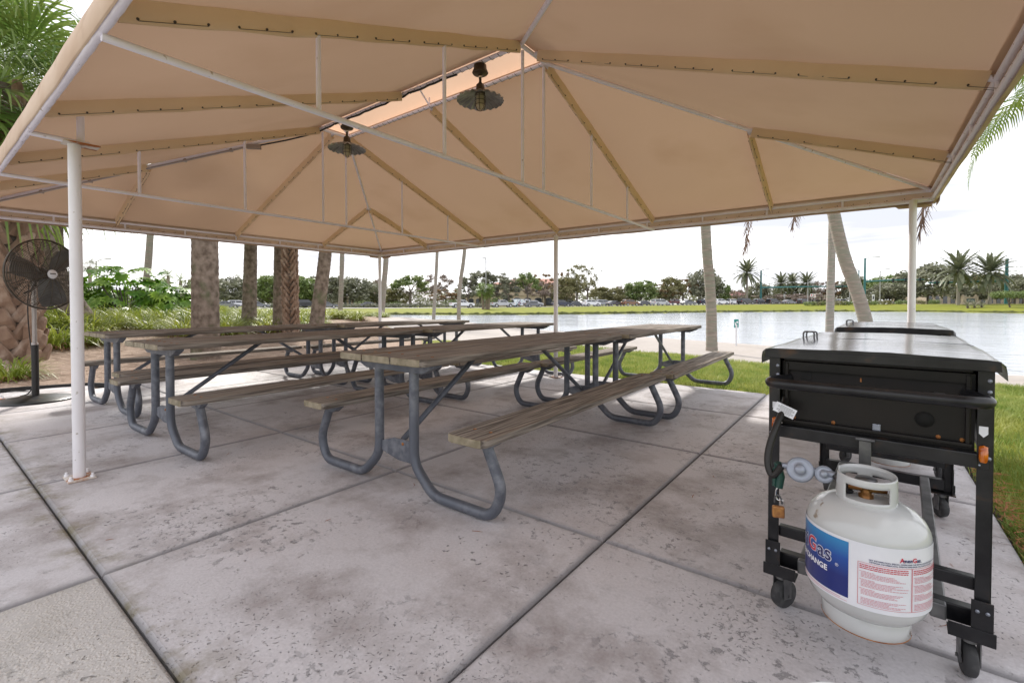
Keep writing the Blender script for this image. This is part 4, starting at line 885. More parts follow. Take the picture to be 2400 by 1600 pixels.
# ------------------------------------------------------------------ foliage generators (numpy arrays of quads)
def cat(parts):
    V, F, o = [], [], 0
    for v, f in parts: V.append(v); F.append(f+o); o += len(v)
    return np.concatenate(V), np.concatenate(F)
def frond(L, az, el, droop, nl=34, lw=.035, ll=.55, hang=.6, rg=rng):
    """pinnate leaf: midrib plus narrow leaflets"""
    n = 12; t = np.linspace(0, 1, n+1); e = el-droop*t**1.3; ds = L/n
    r = np.concatenate([[0], np.cumsum(np.cos(e[:-1])*ds)]); z = np.concatenate([[0], np.cumsum(np.sin(e[:-1])*ds)])
    ca, sa = cos(az), sin(az); P = np.stack([r*ca, r*sa, z], -1); side = np.array([-sa, ca, 0.])
    V, F = [], []
    w = np.linspace(.028, .006, n+1)[:, None]
    V += [np.concatenate([P-side*w, P+side*w])]; k = n+1; F += [np.array([(i, i+1, k+i+1, k+i) for i in range(n)])]; off = 2*k
    ts = np.linspace(.12, .99, nl)
    for s in (-1, 1):
        for q in ts:
            x = q*n; i = min(int(x), n-1); p = P[i]+(P[i+1]-P[i])*(x-i); d = (P[i+1]-P[i])/ds
            l = ll*L/3*(sin(pi*min(q*.86+.12, 1))**.6)*rg.uniform(.85, 1.12); out = side*s*.75+d*.62+np.array([0, 0, rg.uniform(-.15, .12)]); out /= np.linalg.norm(out)
            m = p+out*l*.5; tip = m+(out*(1-hang)+np.array([0, 0, -hang]))*l*.55
            ww = d*lw*.5
            V.append(np.array([p-ww*.5, p+ww*.5, m+ww, m-ww, tip+ww*.15, tip-ww*.15])); F.append(np.array([(0, 1, 2, 3), (3, 2, 4, 5)])+off); off += 6
    return np.concatenate(V), np.concatenate(F)
def pinnate_crown(n, L, seed, nl=34, lw=.045, ll=.6, elr=(-.5, 1.25), droop=(.9, 1.7), hang=.6):
    rg = np.random.default_rng(seed); ps = []
    for k in range(n):
        u = k/(n-1); ps.append(frond(L*rg.uniform(.85, 1.08), k*2.39996+rg.uniform(-.2, .2), elr[0]+(elr[1]-elr[0])*u, rg.uniform(*droop)*(1-.35*u), nl, lw, ll, hang, rg))
    return cat(ps)
def fan_leaf(az, el, pet, R_, rg, nseg=30, droop=.5, sp=2.2):
    ca, sa = cos(az), sin(az); V, F = [], []; off = 0
    d = np.array([ca*cos(el), sa*cos(el), sin(el)]); s = np.array([-sa, ca, 0.]); up = np.cross(s, d)*-1
    base = d*pet+np.array([0, 0, -.12*pet*pet]); d2 = d+np.array([0, 0, -.45]); d2 /= np.linalg.norm(d2); u2 = np.cross(d2, s); u2 = u2 if u2[2] > 0 else -u2
    w = s*.018; V.append(np.array([[0, 0, 0]-w, [0, 0, 0]+w, base+w, base-w])); F.append(np.array([(0, 1, 2, 3)])); off = 4
    for k in range(nseg):
        a = -sp+2*sp*(k+.5)/nseg; rr = R_*(1-.22*abs(a)/sp)*rg.uniform(.9, 1.06)
        dr = d2*cos(a)+s*sin(a)+u2*(.28*cos(a)**2-.05+.05*(-1)**k); dr /= np.linalg.norm(dr); sd = np.cross(dr, u2); sd /= np.linalg.norm(sd)+1e-9
        hw = sp/nseg*.62; p1 = base+dr*rr*.05; p2 = base+dr*rr*.5; p3 = base+dr*rr*.78+np.array([0, 0, -droop*.12*rr]); p4 = base+dr*rr*.95+np.array([0, 0, -droop*rg.uniform(.25, .6)*rr])
        V.append(np.array([p1-sd*hw*rr*.05, p1+sd*hw*rr*.05, p2+sd*hw*rr*.5, p2-sd*hw*rr*.5, p3+sd*hw*rr*.32, p3-sd*hw*rr*.32, p4+sd*.003, p4-sd*.003]))
        F.append(np.array([(0, 1, 2, 3), (3, 2, 4, 5), (5, 4, 6, 7)])+off); off += 8
    return np.concatenate(V), np.concatenate(F)
def fan_crown(n, seed, pet=(.6, 1.1), R_=(.75, 1.0), elr=(-.9, 1.3), nseg=30, droop=.6):
    rg = np.random.default_rng(seed)
    return cat([fan_leaf(k*2.39996+rg.uniform(-.25, .25), elr[0]+(elr[1]-elr[0])*k/(n-1)+rg.uniform(-.1, .1), rg.uniform(*pet), rg.uniform(*R_), rg, nseg, droop*rg.uniform(.6, 1.4)) for k in range(n)])
def leafcloud(clumps, n, size, seed, flat=.25, lobes=None):
    rg = np.random.default_rng(seed); C_ = np.array([c[0] for c in clumps]); rr = np.array([c[1] for c in clumps]); w = rr**2; idx = rg.choice(len(clumps), n, p=w/w.sum())
    d = rg.normal(size=(n, 3)); d /= np.linalg.norm(d, axis=1)[:, None]; rad_ = rg.uniform(.12, 1.55, n)**.75
    p = C_[idx]+d*(rr[idx]*rad_)[:, None]*np.array([1, 1, .78])
    nrm = d*.6+rg.normal(size=(n, 3))*.6+np.array([0, 0, flat]); nrm /= np.linalg.norm(nrm, axis=1)[:, None]
    a = np.cross(nrm, rg.normal(size=(n, 3))); a /= np.linalg.norm(a, axis=1)[:, None]; b = np.cross(nrm, a); s = (size*rg.uniform(.6, 1.3, n))[:, None]
    V = np.stack([p-a*s, p+b*s*.45, p+a*s, p-b*s*.45], 1).reshape(-1, 3); F = np.arange(4*n).reshape(-1, 4); return V, F
def clumpset(kind, H, Wd, seed):
    rg = np.random.default_rng(seed); cl = []
    if kind == 'round':
        for k in range(60):
            a = rg.uniform(0, 2*pi); q = sqrt(rg.uniform(0, 1)); h = rg.uniform(0, 1); env = sqrt(max(.05, 1-(2*h-.9)**2*.8))
            cl.append(((cos(a)*q*env*Wd/2*.85, sin(a)*q*env*Wd/2*.85, H*(.24+.68*h)), rg.uniform(.06, .12)*Wd))
    elif kind == 'tall':
        for k in range(30):
            h = rg.uniform(0, 1); env = .45+.55*sin(pi*min(1, h*.8+.15)); a = rg.uniform(0, 2*pi); q = sqrt(rg.uniform(0, 1))
            cl.append(((cos(a)*q*env*Wd/2, sin(a)*q*env*Wd/2, H*(.35+.6*h)), rg.uniform(.07, .13)*Wd))
    elif kind == 'flat':
        for k in range(30):
            a = rg.uniform(0, 2*pi); q = sqrt(rg.uniform(0, 1)); cl.append(((cos(a)*q*Wd/2*.9, sin(a)*q*Wd/2*.9, H*(.93-.30*q*q-.16*rg.uniform(0, 1))), rg.uniform(.07, .12)*Wd))
    else:
        for k in range(44):
            a = rg.uniform(0, 2*pi); q = sqrt(rg.uniform(0, 1)); h = rg.uniform(0, 1); cl.append(((cos(a)*q*Wd/2*.9, sin(a)*q*Wd/2*.9, H*(.38+.56*h*(1-.35*q))), rg.uniform(.03, .07)*Wd))
    return cl
def make_tree(kind, H, Wd, leaf, seed, n=1500, size=.34, name='tree'):
    t_ = empty(name, (0, 0, 0)); rg = random.Random(seed); cl = clumpset(kind, H, Wd, seed)
    mb = MB(); r = H*.022; fork = H*(.22 if kind == 'round' else .42)
    mb.tube([(0, 0, -.4), (.02*H*.3, 0, fork*.5), (0, .01*H, fork)], [r*1.25, r, r*.85], 8)
    for c, q in rg.sample(cl, min(len(cl), 13 if kind != 'bare' else 26)):
        c = Vector(c); s_ = Vector((0, .01*H, fork*rg.uniform(.75, 1.15))); m_ = (s_+c)/2+Vector((rg.uniform(-.4, .4), rg.uniform(-.4, .4), -.05*H)); mb.tube([s_, m_, c], [r*.5, r*.28, r*.08], 5)
    mb.build('trunk', M['trunk'], t_)
    V_, F_ = leafcloud(cl, n, size, seed); meshnp('crown', V_, F_, leaf, t_); return t_
# ------------------------------------------------------------------ palms
CR = {}
def crown_mesh(key, VF, mt):
    o = meshnp('crown', VF[0], VF[1], mt); COL.objects.unlink(o); CR[key] = o.data; bpy.data.objects.remove(o)
crown_mesh('coco', pinnate_crown(22, 3.1, 3, 40, .05, .62), M['frond']); crown_mesh('coco2', pinnate_crown(20, 2.9, 8, 40, .05, .6, (-.8, 1.2)), M['frond'])
crown_mesh('fan', fan_crown(34, 5, nseg=34), M['fan_leaf']); crown_mesh('fanbig', fan_crown(64, 6, (.5, 1.25), (.8, 1.1), (-1.25, 1.3), 36, .7), M['fan_leaf']); crown_mesh('fan2', fan_crown(30, 9, (.5, .9), (.6, .85)), M['fan_leaf'])
crown_mesh('fandead', fan_crown(10, 15, (.3, .5), (.5, .7), (-1.5, -1.1), 14, .9), M['dead'])
crown_mesh('date', pinnate_crown(60, 4.2, 11, 28, .20, .34, (-.65, 1.4), (.8, 1.35), .25), M['date'])
crown_mesh('wash', fan_crown(22, 21, (.5, .8), (.6, .8), (-.7, 1.2), 12, .4), M['date'])
crown_mesh('queen', pinnate_crown(16, 2.6, 31, 22, .10, .5, (-.3, 1.3), (1.0, 1.6), .6), M['tgreen'])
def child_mesh(name, me, parent, loc, rz=0, sc=1):
    o = bpy.data.objects.new(name, me); COL.objects.link(o); o.parent = parent; o.location = loc; o.rotation_euler = (0, 0, rz); o.scale = (sc,)*3; return o
def trunk_mesh(mb, pts, r0, r1, ring=.13, amp=.012, n=20, seed=0, flare=1.25):
    pts = smooth([Vector(p) for p in pts], 3); Ls = [0]
    for a, b_ in zip(pts[:-1], pts[1:]): Ls.append(Ls[-1]+(b_-a).length)
    T = Ls[-1]; k = max(8, int(T/ring*3)); out = []; rs = []; j = 0; rg = random.Random(seed)
    for i in range(k+1):
        s_ = T*i/k
        while j < len(Ls)-2 and Ls[j+1] < s_: j += 1
        u = (s_-Ls[j])/max(1e-6, Ls[j+1]-Ls[j]); out.append(pts[j].lerp(pts[j+1], u))
        base = r0+(r1-r0)*s_/T; base *= 1+(flare-1)*math.exp(-s_/.35)
        rs.append(base*(1+amp*(1 if i % 3 == 0 else -.4)+rg.uniform(-.012, .012)))
    mb.tube(out, rs, n); return out
def boots(mb, pts, r0, r1, step=.115, per=8, ln=.34, wd=.13, seed=1):
    rg = random.Random(seed); pts = [Vector(p) for p in pts]; T = sum((b_-a).length for a, b_ in zip(pts[:-1], pts[1:])); n = int(T/step); k = 0
    for i in range(n):
        s_ = T*i/n; q = s_; p = pts[0]; ax = (pts[1]-pts[0]).normalized()
        for a, b_ in zip(pts[:-1], pts[1:]):
            l = (b_-a).length
            if q <= l: p = a+(b_-a)*(q/l); ax = (b_-a).normalized(); break
            q -= l
        r = r0+(r1-r0)*s_/T; e1 = ax.orthogonal().normalized(); e2 = ax.cross(e1)
        for j in range(per):
            a = 2*pi*(j+.5*(i % 2))/per+rg.uniform(-.08, .08); rd = e1*cos(a)+e2*sin(a); tg = ax.cross(rd)
            sg = 1 if (i+j) % 2 else -1; up_ = (ax*cos(.36)+rd*sin(.36)); up_ = (up_+tg*sg*rg.uniform(.25, .5)).normalized(); sd_ = up_.cross(rd).normalized(); th = sd_.cross(up_).normalized(); th = th if th.dot(rd) > 0 else -th
            o = p+rd*r*.86; l = ln*rg.uniform(.75, 1.15); w0, w1 = wd*.62, wd*.40; t0, t1 = .045*ln/.34, .03*ln/.34; vs = []
            for f_, w_, tt in ((-.1, w0, t0), (.45, w0*.85, t0*1.2), (.92, w1, t1), (1.0, w1*.7, t1*.6)):
                c = o+up_*l*f_+th*(.03*sin(f_*2.5)); vs += [c-sd_*w_-th*tt*.3, c-sd_*w_*.7+th*tt, c+sd_*w_*.7+th*tt, c+sd_*w_-th*tt*.3]
            fs = [(m_*4+x_, m_*4+(x_+1) % 4, m_*4+4+(x_+1) % 4, m_*4+4+x_) for m_ in range(3) for x_ in range(4)]+[(12, 13, 14, 15)]
            mb.add(vs, fs, 1)
def palm(name, label, u0, v0, d, u1, v1, wpx, H, mt, crown, cs=1, mid=0, group=None, d1=None, ring=.13, rz=0, btm=None, taper=.88, booted=False, dead=None, zb=None):
    d1 = d1 or d; b_ = at(u0, d); zg = gz(b_) if zb is None else zb; b_.z = zg; p1 = PX(u1, v1, d1); ax = (p1-b_); k = (H-b_.z)/max(.3, ax.z)
    top = b_+Vector((ax.x*(1+(k-1)*.55), ax.y*(1+(k-1)*.55), 0)); top.z = H
    side = RT*(mid/FPX*d); m_ = b_.lerp(p1, .5)+side; t_ = empty(name, b_, 0, label, 'palm tree', group)
    off = Vector(b_); mb = MB(); r = wpx/2/FPX*d; P_ = [b_-Vector((0, 0, .3))-off, b_-off+Vector((0, 0, .02)), m_-off, p1-off, top-off]
    kk_ = .82 if booted else 1; c = trunk_mesh(mb, P_, r*(btm or 1.08)*kk_, r*taper*kk_, ring, .02 if not booted else 0, 20, int(u0), 1.3 if not booted else 1); 
    if booted: boots(mb, c[::6], r*1.0, r*taper, **booted)
    mb.build('trunk', [M['trunk'], mt] if booted else mt, t_)  # dark core puts the shade between the boots into the colour
    child_mesh('crown', CR[crown], t_, top-off+Vector((0, 0, -.05)), rz, cs)
    if dead: child_mesh('dead_fronds', CR['fandead'], t_, top-off+Vector((0, 0, -.1)), rz+.5, dead)
    return t_
GP = 'palms around the canopy'
palm('cabbage_palm', 'thick palm trunk covered in criss-cross brown boots at the far left behind the fan', 22, 862, 8.3, 12, 530, 92, 4.9, M['boot'], 'fanbig', 1.35, group=GP, rz=2.1, booted=dict(step=.15, per=7, ln=.46, wd=.20, seed=4), taper=.95)
palm('cabbage_palm', 'palm with a thick smooth brown trunk leaning left behind the fan cage', 205, 772, 13.5, 95, 545, 46, 6.2, M['bark'], 'fan', 1.15, group=GP, rz=.6, mid=-16, dead=1.1)
palm('cabbage_palm', 'slim upright brown palm trunk between the leaning palm and the thick post', 142, 735, 17, 138, 545, 22, 5.2, M['bark'], 'fan2', 1.2, group=GP, rz=1.4, dead=1.2)
palm('curved_palm', 'thin curved grey palm trunk rising out of the big leaved bush', 330, 700, 24, 354, 560, 14, 9, M['barkgrey'], 'coco', .9, group=GP, mid=4, rz=.2)
palm('cabbage_palm', 'stout straight mossy palm trunk standing behind the back row of tables', 481, 838, 9.1, 482, 573, 55, 5.6, M['bark'], 'fan2', 1.2, group=GP, btm=1.05, rz=2.2)
palm('cabbage_palm', 'brown palm trunk just right of the stout mossy one, widening slightly at its base', 583, 740, 16, 589, 590, 27, 4.9, M['bark'], 'fan', 1.0, group=GP, btm=1.2, rz=3.0, dead=.9)
palm('cabbage_palm', 'smooth brown palm trunk touching the shaggy booted trunk on its left', 652, 735, 15.0, 656, 600, 24, 4.6, M['bark'], 'fan2', 1.1, group=GP, rz=.9, dead=1.0)
palm('cabbage_palm', 'palm with a shaggy trunk of woven reddish boots, middle of the left trees', 682, 737, 14.3, 680, 600, 23, 4.5, M['boot'], 'fan', 1.0, group=GP, rz=1.9, booted=dict(step=.10, per=8, ln=.30, wd=.075, seed=9))
palm('cabbage_palm', 'brown palm trunk leaning right, between the shaggy palm and the thin grey palms', 738, 757, 13.2, 764, 600, 27, 4.6, M['bark'], 'fan2', 1.1, group=GP, btm=1.25, rz=.3, mid=-2, dead=.9)
palm('coconut_palm', 'thin pale grey palm trunk left of the slim far corner post', 797, 757, 29, 803, 600, 10, 10.5, M['barkgrey'], 'coco', .9, group=GP, rz=1.2, ring=.2)
palm('coconut_palm', 'thin pale grey palm trunk touching the right side of the far corner post', 894, 758, 30, 906, 610, 12, 10, M['barkgrey'], 'coco2', .9, group=GP, rz=2.0, ring=.2, mid=-1)
palm('coconut_palm', 'very thin pale palm trunk, the left one of two right of the far corner post', 1015, 750, 38, 1025, 600, 7.5, 12, M['barkgrey'], 'coco', .9, group=GP, rz=2.6, ring=.25)
palm('coconut_palm', 'thin bowed pale palm trunk, the right one of two right of the far corner post', 1075, 762, 30, 1091, 590, 8.5, 10.5, M['barkgrey'], 'coco2', .9, group=GP, rz=.4, ring=.2, mid=-7)
palm('coconut_palm', 'grey palm trunk on the sand by the teal sign post, right of the longest table', 1669, 818, 12.6, 1652, 560, 21, 7.4, M['barkgrey'], 'coco2', 1.0, group=GP, rz=3.6, mid=6, btm=1.15)
palm('coconut_palm', 'upright grey palm trunk behind the nearest cart, crossed by a leaning palm', 1944, 790, 20.5, 1948, 560, 15.5, 9, M['barkgrey'], 'coco', 1.0, group=GP, rz=1.0, btm=1.12)
palm('coconut_palm', 'thick pale grey palm trunk leaning left across the upright one by the water', 2047, 814, 15.2, 1962, 572, 26, 7.8, M['barkgrey'], 'coco2', 1.1, group=GP, rz=4.1, mid=14, btm=1.12)
q_ = palm('coconut_palm', 'green palm crown leaning in past the right end of the canopy', 2590, 860, 9.4, 2560, 400, 30, 6.1, M['barkgrey'], 'coco', 1.0, group=GP, rz=.35)
palm('cabbage_palm', 'tall fan palm whose dense green crown fills the top left corner', -70, 830, 11.5, -60, 400, 50, 7.2, M['bark'], 'fanbig', 1.55, group=GP, rz=4.4)
def hang_frond(u, v0, v1, d, seed, w=.5):
    rg = np.random.default_rng(seed); a = PX(u+6, v0-40, d); b_ = PX(u-6, v1, d); n = 9; P_ = [a.lerp(b_, i/n)+RT*(.08*sin(i*.5)) for i in range(n+1)]; V_, F_ = [], []; off = 0
    P_ = np.array(P_); V_.append(np.concatenate([P_-np.array(RT)*.01, P_+np.array(RT)*.01])); F_.append(np.array([(i, i+1, n+2+i, n+1+i) for i in range(n)])); off = 2*(n+1)
    for i in range(52):
        t = rg.uniform(.05, 1); p = P_[0]+(P_[-1]-P_[0])*t; s_ = rg.choice([-1, 1]); l = w*rg.uniform(.5, 1); dr = np.array(RT)*s_*rg.uniform(.1, .55)+np.array(FW)*rg.uniform(-.4, .4)+np.array([0, 0, -1.]); dr /= np.linalg.norm(dr)
        V_.append(np.array([p-np.array(RT)*.012, p+np.array(RT)*.012, p+dr*l+np.array(RT)*.003, p+dr*l-np.array(RT)*.003])); F_.append(np.array([(0, 1, 2, 3)])+off); off += 4
    return np.concatenate(V_), np.concatenate(F_)
for u, v0, v1, d, nm, lb in ((1756, 480, 590, 12.2, 1, 'withered brown frond dangling below the eave right of the sand palm'), (2166, 470, 548, 9.6, 2, 'withered brown frond dangling outside the right corner post'), (1866, 490, 536, 14, 3, 'tip of a withered frond dangling below the eave left of the upright grey palm')):
    V_, F_ = hang_frond(u, v0, v1, d, nm, .45); o = meshnp('dead_frond', V_, F_, M['dead']); tag(o, lb, 'palm frond', 'withered palm fronds')
# ------------------------------------------------------------------ near planting
def blades(n, Lr, wr, spread, seed, curve=1.0, seg=3, base_r=.15):
    rg = np.random.default_rng(seed); az = rg.uniform(0, 2*pi, n); el = rg.uniform(spread[0], spread[1], n); L_ = rg.uniform(*Lr, n); w = rg.uniform(*wr, n)/2
    br = base_r*np.sqrt(rg.uniform(0, 1, n)); ba = az+rg.normal(0, .6, n); P_ = np.stack([br*np.cos(ba), br*np.sin(ba), np.zeros(n)], -1)
    h = np.stack([np.cos(az), np.sin(az), 0*az], -1); sd_ = np.stack([-np.sin(az), np.cos(az), 0*az], -1); V_ = []; e = el.copy()
    for k in range(seg+1):
        ww = (w*(1-.0*k/seg) if k < seg else w*.15)[:, None]; V_.append(np.stack([P_-sd_*ww, P_+sd_*ww], 1)); P_ = P_+(h*np.cos(e)[:, None]+np.array([0, 0, 1])*np.sin(e)[:, None])*(L_/seg)[:, None]; e = e-curve*rg.uniform(.3, .8, n)
    V_ = np.stack(V_, 1).reshape(-1, 3); b_ = np.arange(n)[:, None, None]*(2*(seg+1)); q = np.arange(seg)[None, :, None]*2; F_ = (b_+q+np.array([0, 1, 3, 2])).reshape(-1, 4); return V_, F_
CL = []
for k in range(4):
    g1 = blades(210, (.55, .95), (.016, .028), (.45, 1.45), 50+k, 1.0, 3, .38); g2 = blades(130, (.3, .6), (.016, .025), (-.1, .7), 60+k, .9, 3, .42); V_, F_ = cat([g1, g2]); CL.append((V_, F_, np.concatenate([np.zeros(len(g1[1])), np.ones(len(g2[1]))])))
def clump_thing(u, d, sc, label, k=0):
    p = at(u, d); p.z = gz(p); V_, F_, mi = CL[k]; o = meshnp('grass_clump', V_*sc, F_, [M['lily'], M['lilydry']], None, p, mi=mi); tag(o, label, 'ornamental grass', 'ornamental grass clumps by the fan'); return o
clump_thing(18, 6.6, .62, 'bright green grass clump at the left edge in front of the booted palm', 0)
clump_thing(128, 10.2, .98, 'tall yellow green grass clump with a brown skirt behind the standing fan', 1)
clump_thing(205, 10.8, .85, 'yellow green grass clump with a brown skirt just right of the thick white post', 2)
rg = np.random.default_rng(5); VV, FF, MI, o_ = [], [], [], 0
dfr = lambda u: np.interp(u, [60, 130, 250, 450, 600, 750, 850, 930], [11.5, 12.5, 13.2, 13.3, 14, 16.5, 21, 26])
for row in range(20):
    for u in range(60, 935, 1):
        d = dfr(u)+row*1.0
        if (u*7+row*13) % max(1, int(round(1.05/d*FPX))) != 0 or d > 31+(u > 500)*(-3): continue
        if 80 < u < 460 and d > 22: continue
        uu = u+rg.uniform(-12, 12); dq = d+rg.uniform(-.4, .4); p = at(uu, dq); p.z = gz(p); k = rg.integers(0, 4); V_, F_, mi = CL[k]; a = rg.uniform(0, 6.28); s = rg.uniform(.85, 1.15)*(1 if uu < 520 else .8)*np.interp(uu, [700, 900], [1, .7])
        Rm = np.array([[cos(a), -sin(a), 0], [sin(a), cos(a), 0], [0, 0, 1]]); sel = np.arange(len(F_)) if dq < 18 else np.arange(0, len(F_))
        VV.append(V_@Rm.T*s+np.array(p)); FF.append(F_+o_); MI.append(mi); o_ += len(V_)
bed = meshnp('ornamental_grass', np.concatenate(VV), np.concatenate(FF), [M['lily'], M['lilydry']], mi=np.concatenate(MI)); tag(bed, 'mass of yellow green spiky ornamental grass filling the bed under the palms', 'ornamental grass', kind='stuff')
# big-leaved bush
def philo(n, seed, mounds, size):
    rg = np.random.default_rng(seed); V_, F_, o = [], [], 0
    for k in range(n):
        c, rx, rz_ = mounds[rg.integers(0, len(mounds))]; a = rg.uniform(0, 2*pi); e = math.asin(rg.uniform(.0, 1)); q = rg.uniform(.75, 1.03)
        dv = np.array([cos(a)*cos(e), sin(a)*cos(e), sin(e)]); p = np.array(c)+dv*np.array([rx, rx, rz_])*q
        nrm = dv*.7+rg.normal(size=3)*.3+np.array([0, 0, .35]); nrm /= np.linalg.norm(nrm); out = dv-nrm*dv.dot(nrm)+np.array([0, 0, -.5]); out -= nrm*out.dot(nrm); out /= np.linalg.norm(out)+1e-9; sd_ = np.cross(nrm, out); s = size*rg.uniform(.7, 1.25)
        for j in range(9):                            # deep finger-like lobes
            t = (j/8-.5)*2; aa = t*2.0; l = s*(1-.35*abs(t)); dr = out*cos(aa)+sd_*sin(aa); pr = out*-sin(aa)+sd_*cos(aa); b0 = p+out*s*.12*(1-abs(t)); w = s*.13
            tip = b0+dr*l-nrm*.18*l; mid_ = b0+dr*l*.5+nrm*.02*l
            V_.append(np.array([b0-pr*w*.5, mid_-pr*w, tip, mid_+pr*w, b0+pr*w*.5, b0])); F_ += [(o, o+1, o+3, o+4), (o+1, o+2, o+2, o+3)]; o += 6
    V_ = np.concatenate(V_); Q = [f for f in F_ if len(set(f)) == 4]; T_ = [f for f in F_ if len(set(f)) == 3]
    T4 = []                                           # tips as thin quads
    return V_, np.array(Q+[(f[0], f[1], f[3], (f[0]//6)*6+5) for f in T_])
bp = at(300, 20); bush = empty('split_leaf_bush', (bp.x, bp.y, gz(bp)), 0, 'large mounded bush of glossy deeply cut green leaves behind the grass bed', 'bush')
mds = [((0, 0, .2), 1.9, 2.25), (tuple(RT*1.9), 1.5, 1.5), (tuple(RT*-2.0), 1.7, 1.75), (tuple(RT*-3.8), 1.6, 1.5)]
V_, F_ = philo(640, 3, mds, .42); meshnp('foliage', V_, F_, M['philo'], bush)
mb = MB()
for k in range(26): a = rng.uniform(0, 2*pi); q = rng.uniform(.3, 1.6); mb.tube([(0, 0, -.1), (cos(a)*q*.6, sin(a)*q*.6, .7), (cos(a)*q, sin(a)*q, 1.4)], .02, 5)
mb.build('stems', M['trunk'], bush)
# black edging, dry litter, sticks
eb = MB(); e_ = [(-8.4, -.6), (-8.15, .9), (-7.9, 1.46), (-7.62, 1.60), (-7.565, 2.4), (-7.565, 4.7), (-7.57, 6.1)]
for a, b_ in zip(e_[:-1], e_[1:]):
    a, b_ = Vector((*a, 0)), Vector((*b_, 0)); eb.box((a+b_)/2+Vector((-.02, 0, -.02)), ((b_-a).length, .02, .11), atan2(b_.y-a.y, b_.x-a.x))
tag(eb.build('bed_edging', M['edging']), 'low black plastic edging strip between the patio slab and the mulch', 'edging')
def sticks(n, seed, f, lr=(.06, .22), w=.003, zoff=.004):
    rg = np.random.default_rng(seed); V_, o = [], 0; F_ = []
    for k in range(n):
        x, y = f(rg); z = float(ground_z([x], [y])[0])+zoff if f is mulchpt else zoff; a = rg.uniform(0, 2*pi); l = rg.uniform(*lr); c = rg.uniform(-1, 1)*.5; d1 = np.array([cos(a), sin(a), 0])*l/2; d2 = np.array([cos(a+c), sin(a+c), rg.uniform(0, .25)])*l/2; p = np.array([x, y, z]); s_ = np.array([-sin(a), cos(a), .3])*w
        V_.append(np.array([p-s_, p+s_, p+d1+s_, p+d1-s_, p+d1+d2+s_*.4, p+d1+d2-s_*.4])); F_ += [(o, o+1, o+2, o+3), (o+3, o+2, o+4, o+5)]; o += 6
    return np.concatenate(V_), np.array(F_)
def mulchpt(rg):
    d = rg.uniform(5.2, 15)**1.0; u = rg.uniform(-60, 900); p = at(u, d)
    while p.x > -7.62 and p.y < 6.2: d = rg.uniform(6.5, 18); u = rg.uniform(-60, 900); p = at(u, d)
    return p.x, p.y
V_, F_ = sticks(6500, 1, mulchpt, (.08, .38), .0045); tag(meshnp('leaf_litter', V_, F_, M['litter']), 'dry palm fibres and needles strewn over the mulch', 'leaf litter', kind='stuff')
V_, F_ = sticks(46, 2, lambda rg: (rg.uniform(-6, .4), rg.uniform(.5, 5)), (.02, .07), .0016, .002); tag(meshnp('patio_debris', V_, F_, M['leafdead']), 'small twigs and leaf bits scattered over the patio slab', 'debris', kind='stuff')
V_, F_ = sticks(900, 12, lambda rg: (.53+abs(rg.normal(0, .05)), rg.uniform(.8, 6)), (.03, .10), .0025, .002); tag(meshnp('edge_litter', V_, F_, M['leafdead']), 'brown dead leaf bits caught along the right edge of the patio', 'leaf litter', kind='stuff')
# lawn blades
def lawn(n, seed, f, hr, w):
    rg = np.random.default_rng(seed); P_ = f(rg, n); n = len(P_); a = rg.uniform(0, 2*pi, n); h = rg.uniform(*hr, n); ln = rg.uniform(.2, .9, n)*h; s_ = np.stack([np.cos(a), np.sin(a), 0*a], -1)*(w*rg.uniform(.6, 1.3, n))[:, None]; b_ = rg.uniform(0, 2*pi, n)
    tip = P_+np.stack([np.cos(b_)*ln, np.sin(b_)*ln, h], -1); m_ = P_+np.stack([np.cos(b_)*ln*.3, np.sin(b_)*ln*.3, h*.6], -1)
    V_ = np.stack([P_-s_, P_+s_, m_+s_*.8, m_-s_*.8, tip+s_*.1, tip-s_*.1], 1).reshape(-1, 3); F_ = (np.arange(n)[:, None, None]*6+np.array([[0, 1, 2, 3], [3, 2, 4, 5]])[None]).reshape(-1, 4); return V_, F_
def gl(P2): return np.column_stack([P2, ground_z(P2[:, 0], P2[:, 1])])
def right_strip(rg, n): return gl(np.column_stack([rg.uniform(.525, 2.6, n), rg.uniform(.6, 8.5, n)]))
def near_right(rg, n): return gl(np.column_stack([rg.uniform(.525, 1.3, n), rg.uniform(1.2, 3.2, n)]))
def far_lawn(rg, n):
    P2 = np.column_stack([rg.uniform(-8.5, 2.6, n), rg.uniform(6.09, 11.3, n)]); ok = (~inside(P2[:, 0], P2[:, 1], MULCH)) & (~inside(P2[:, 0], P2[:, 1]-rg.normal(0, .15, n), SANDLINE)); return gl(P2[ok])
gp = [lawn(34000, 1, right_strip, (.03, .075), .0032), lawn(16000, 2, near_right, (.025, .06), .0022), lawn(75000, 3, far_lawn, (.03, .08), .0042)]
V_, F_ = cat(gp); tag(meshnp('lawn_grass', V_, F_, M['grass']), 'sunlit rough green and straw coloured lawn grass around the patio', 'grass', kind='stuff')
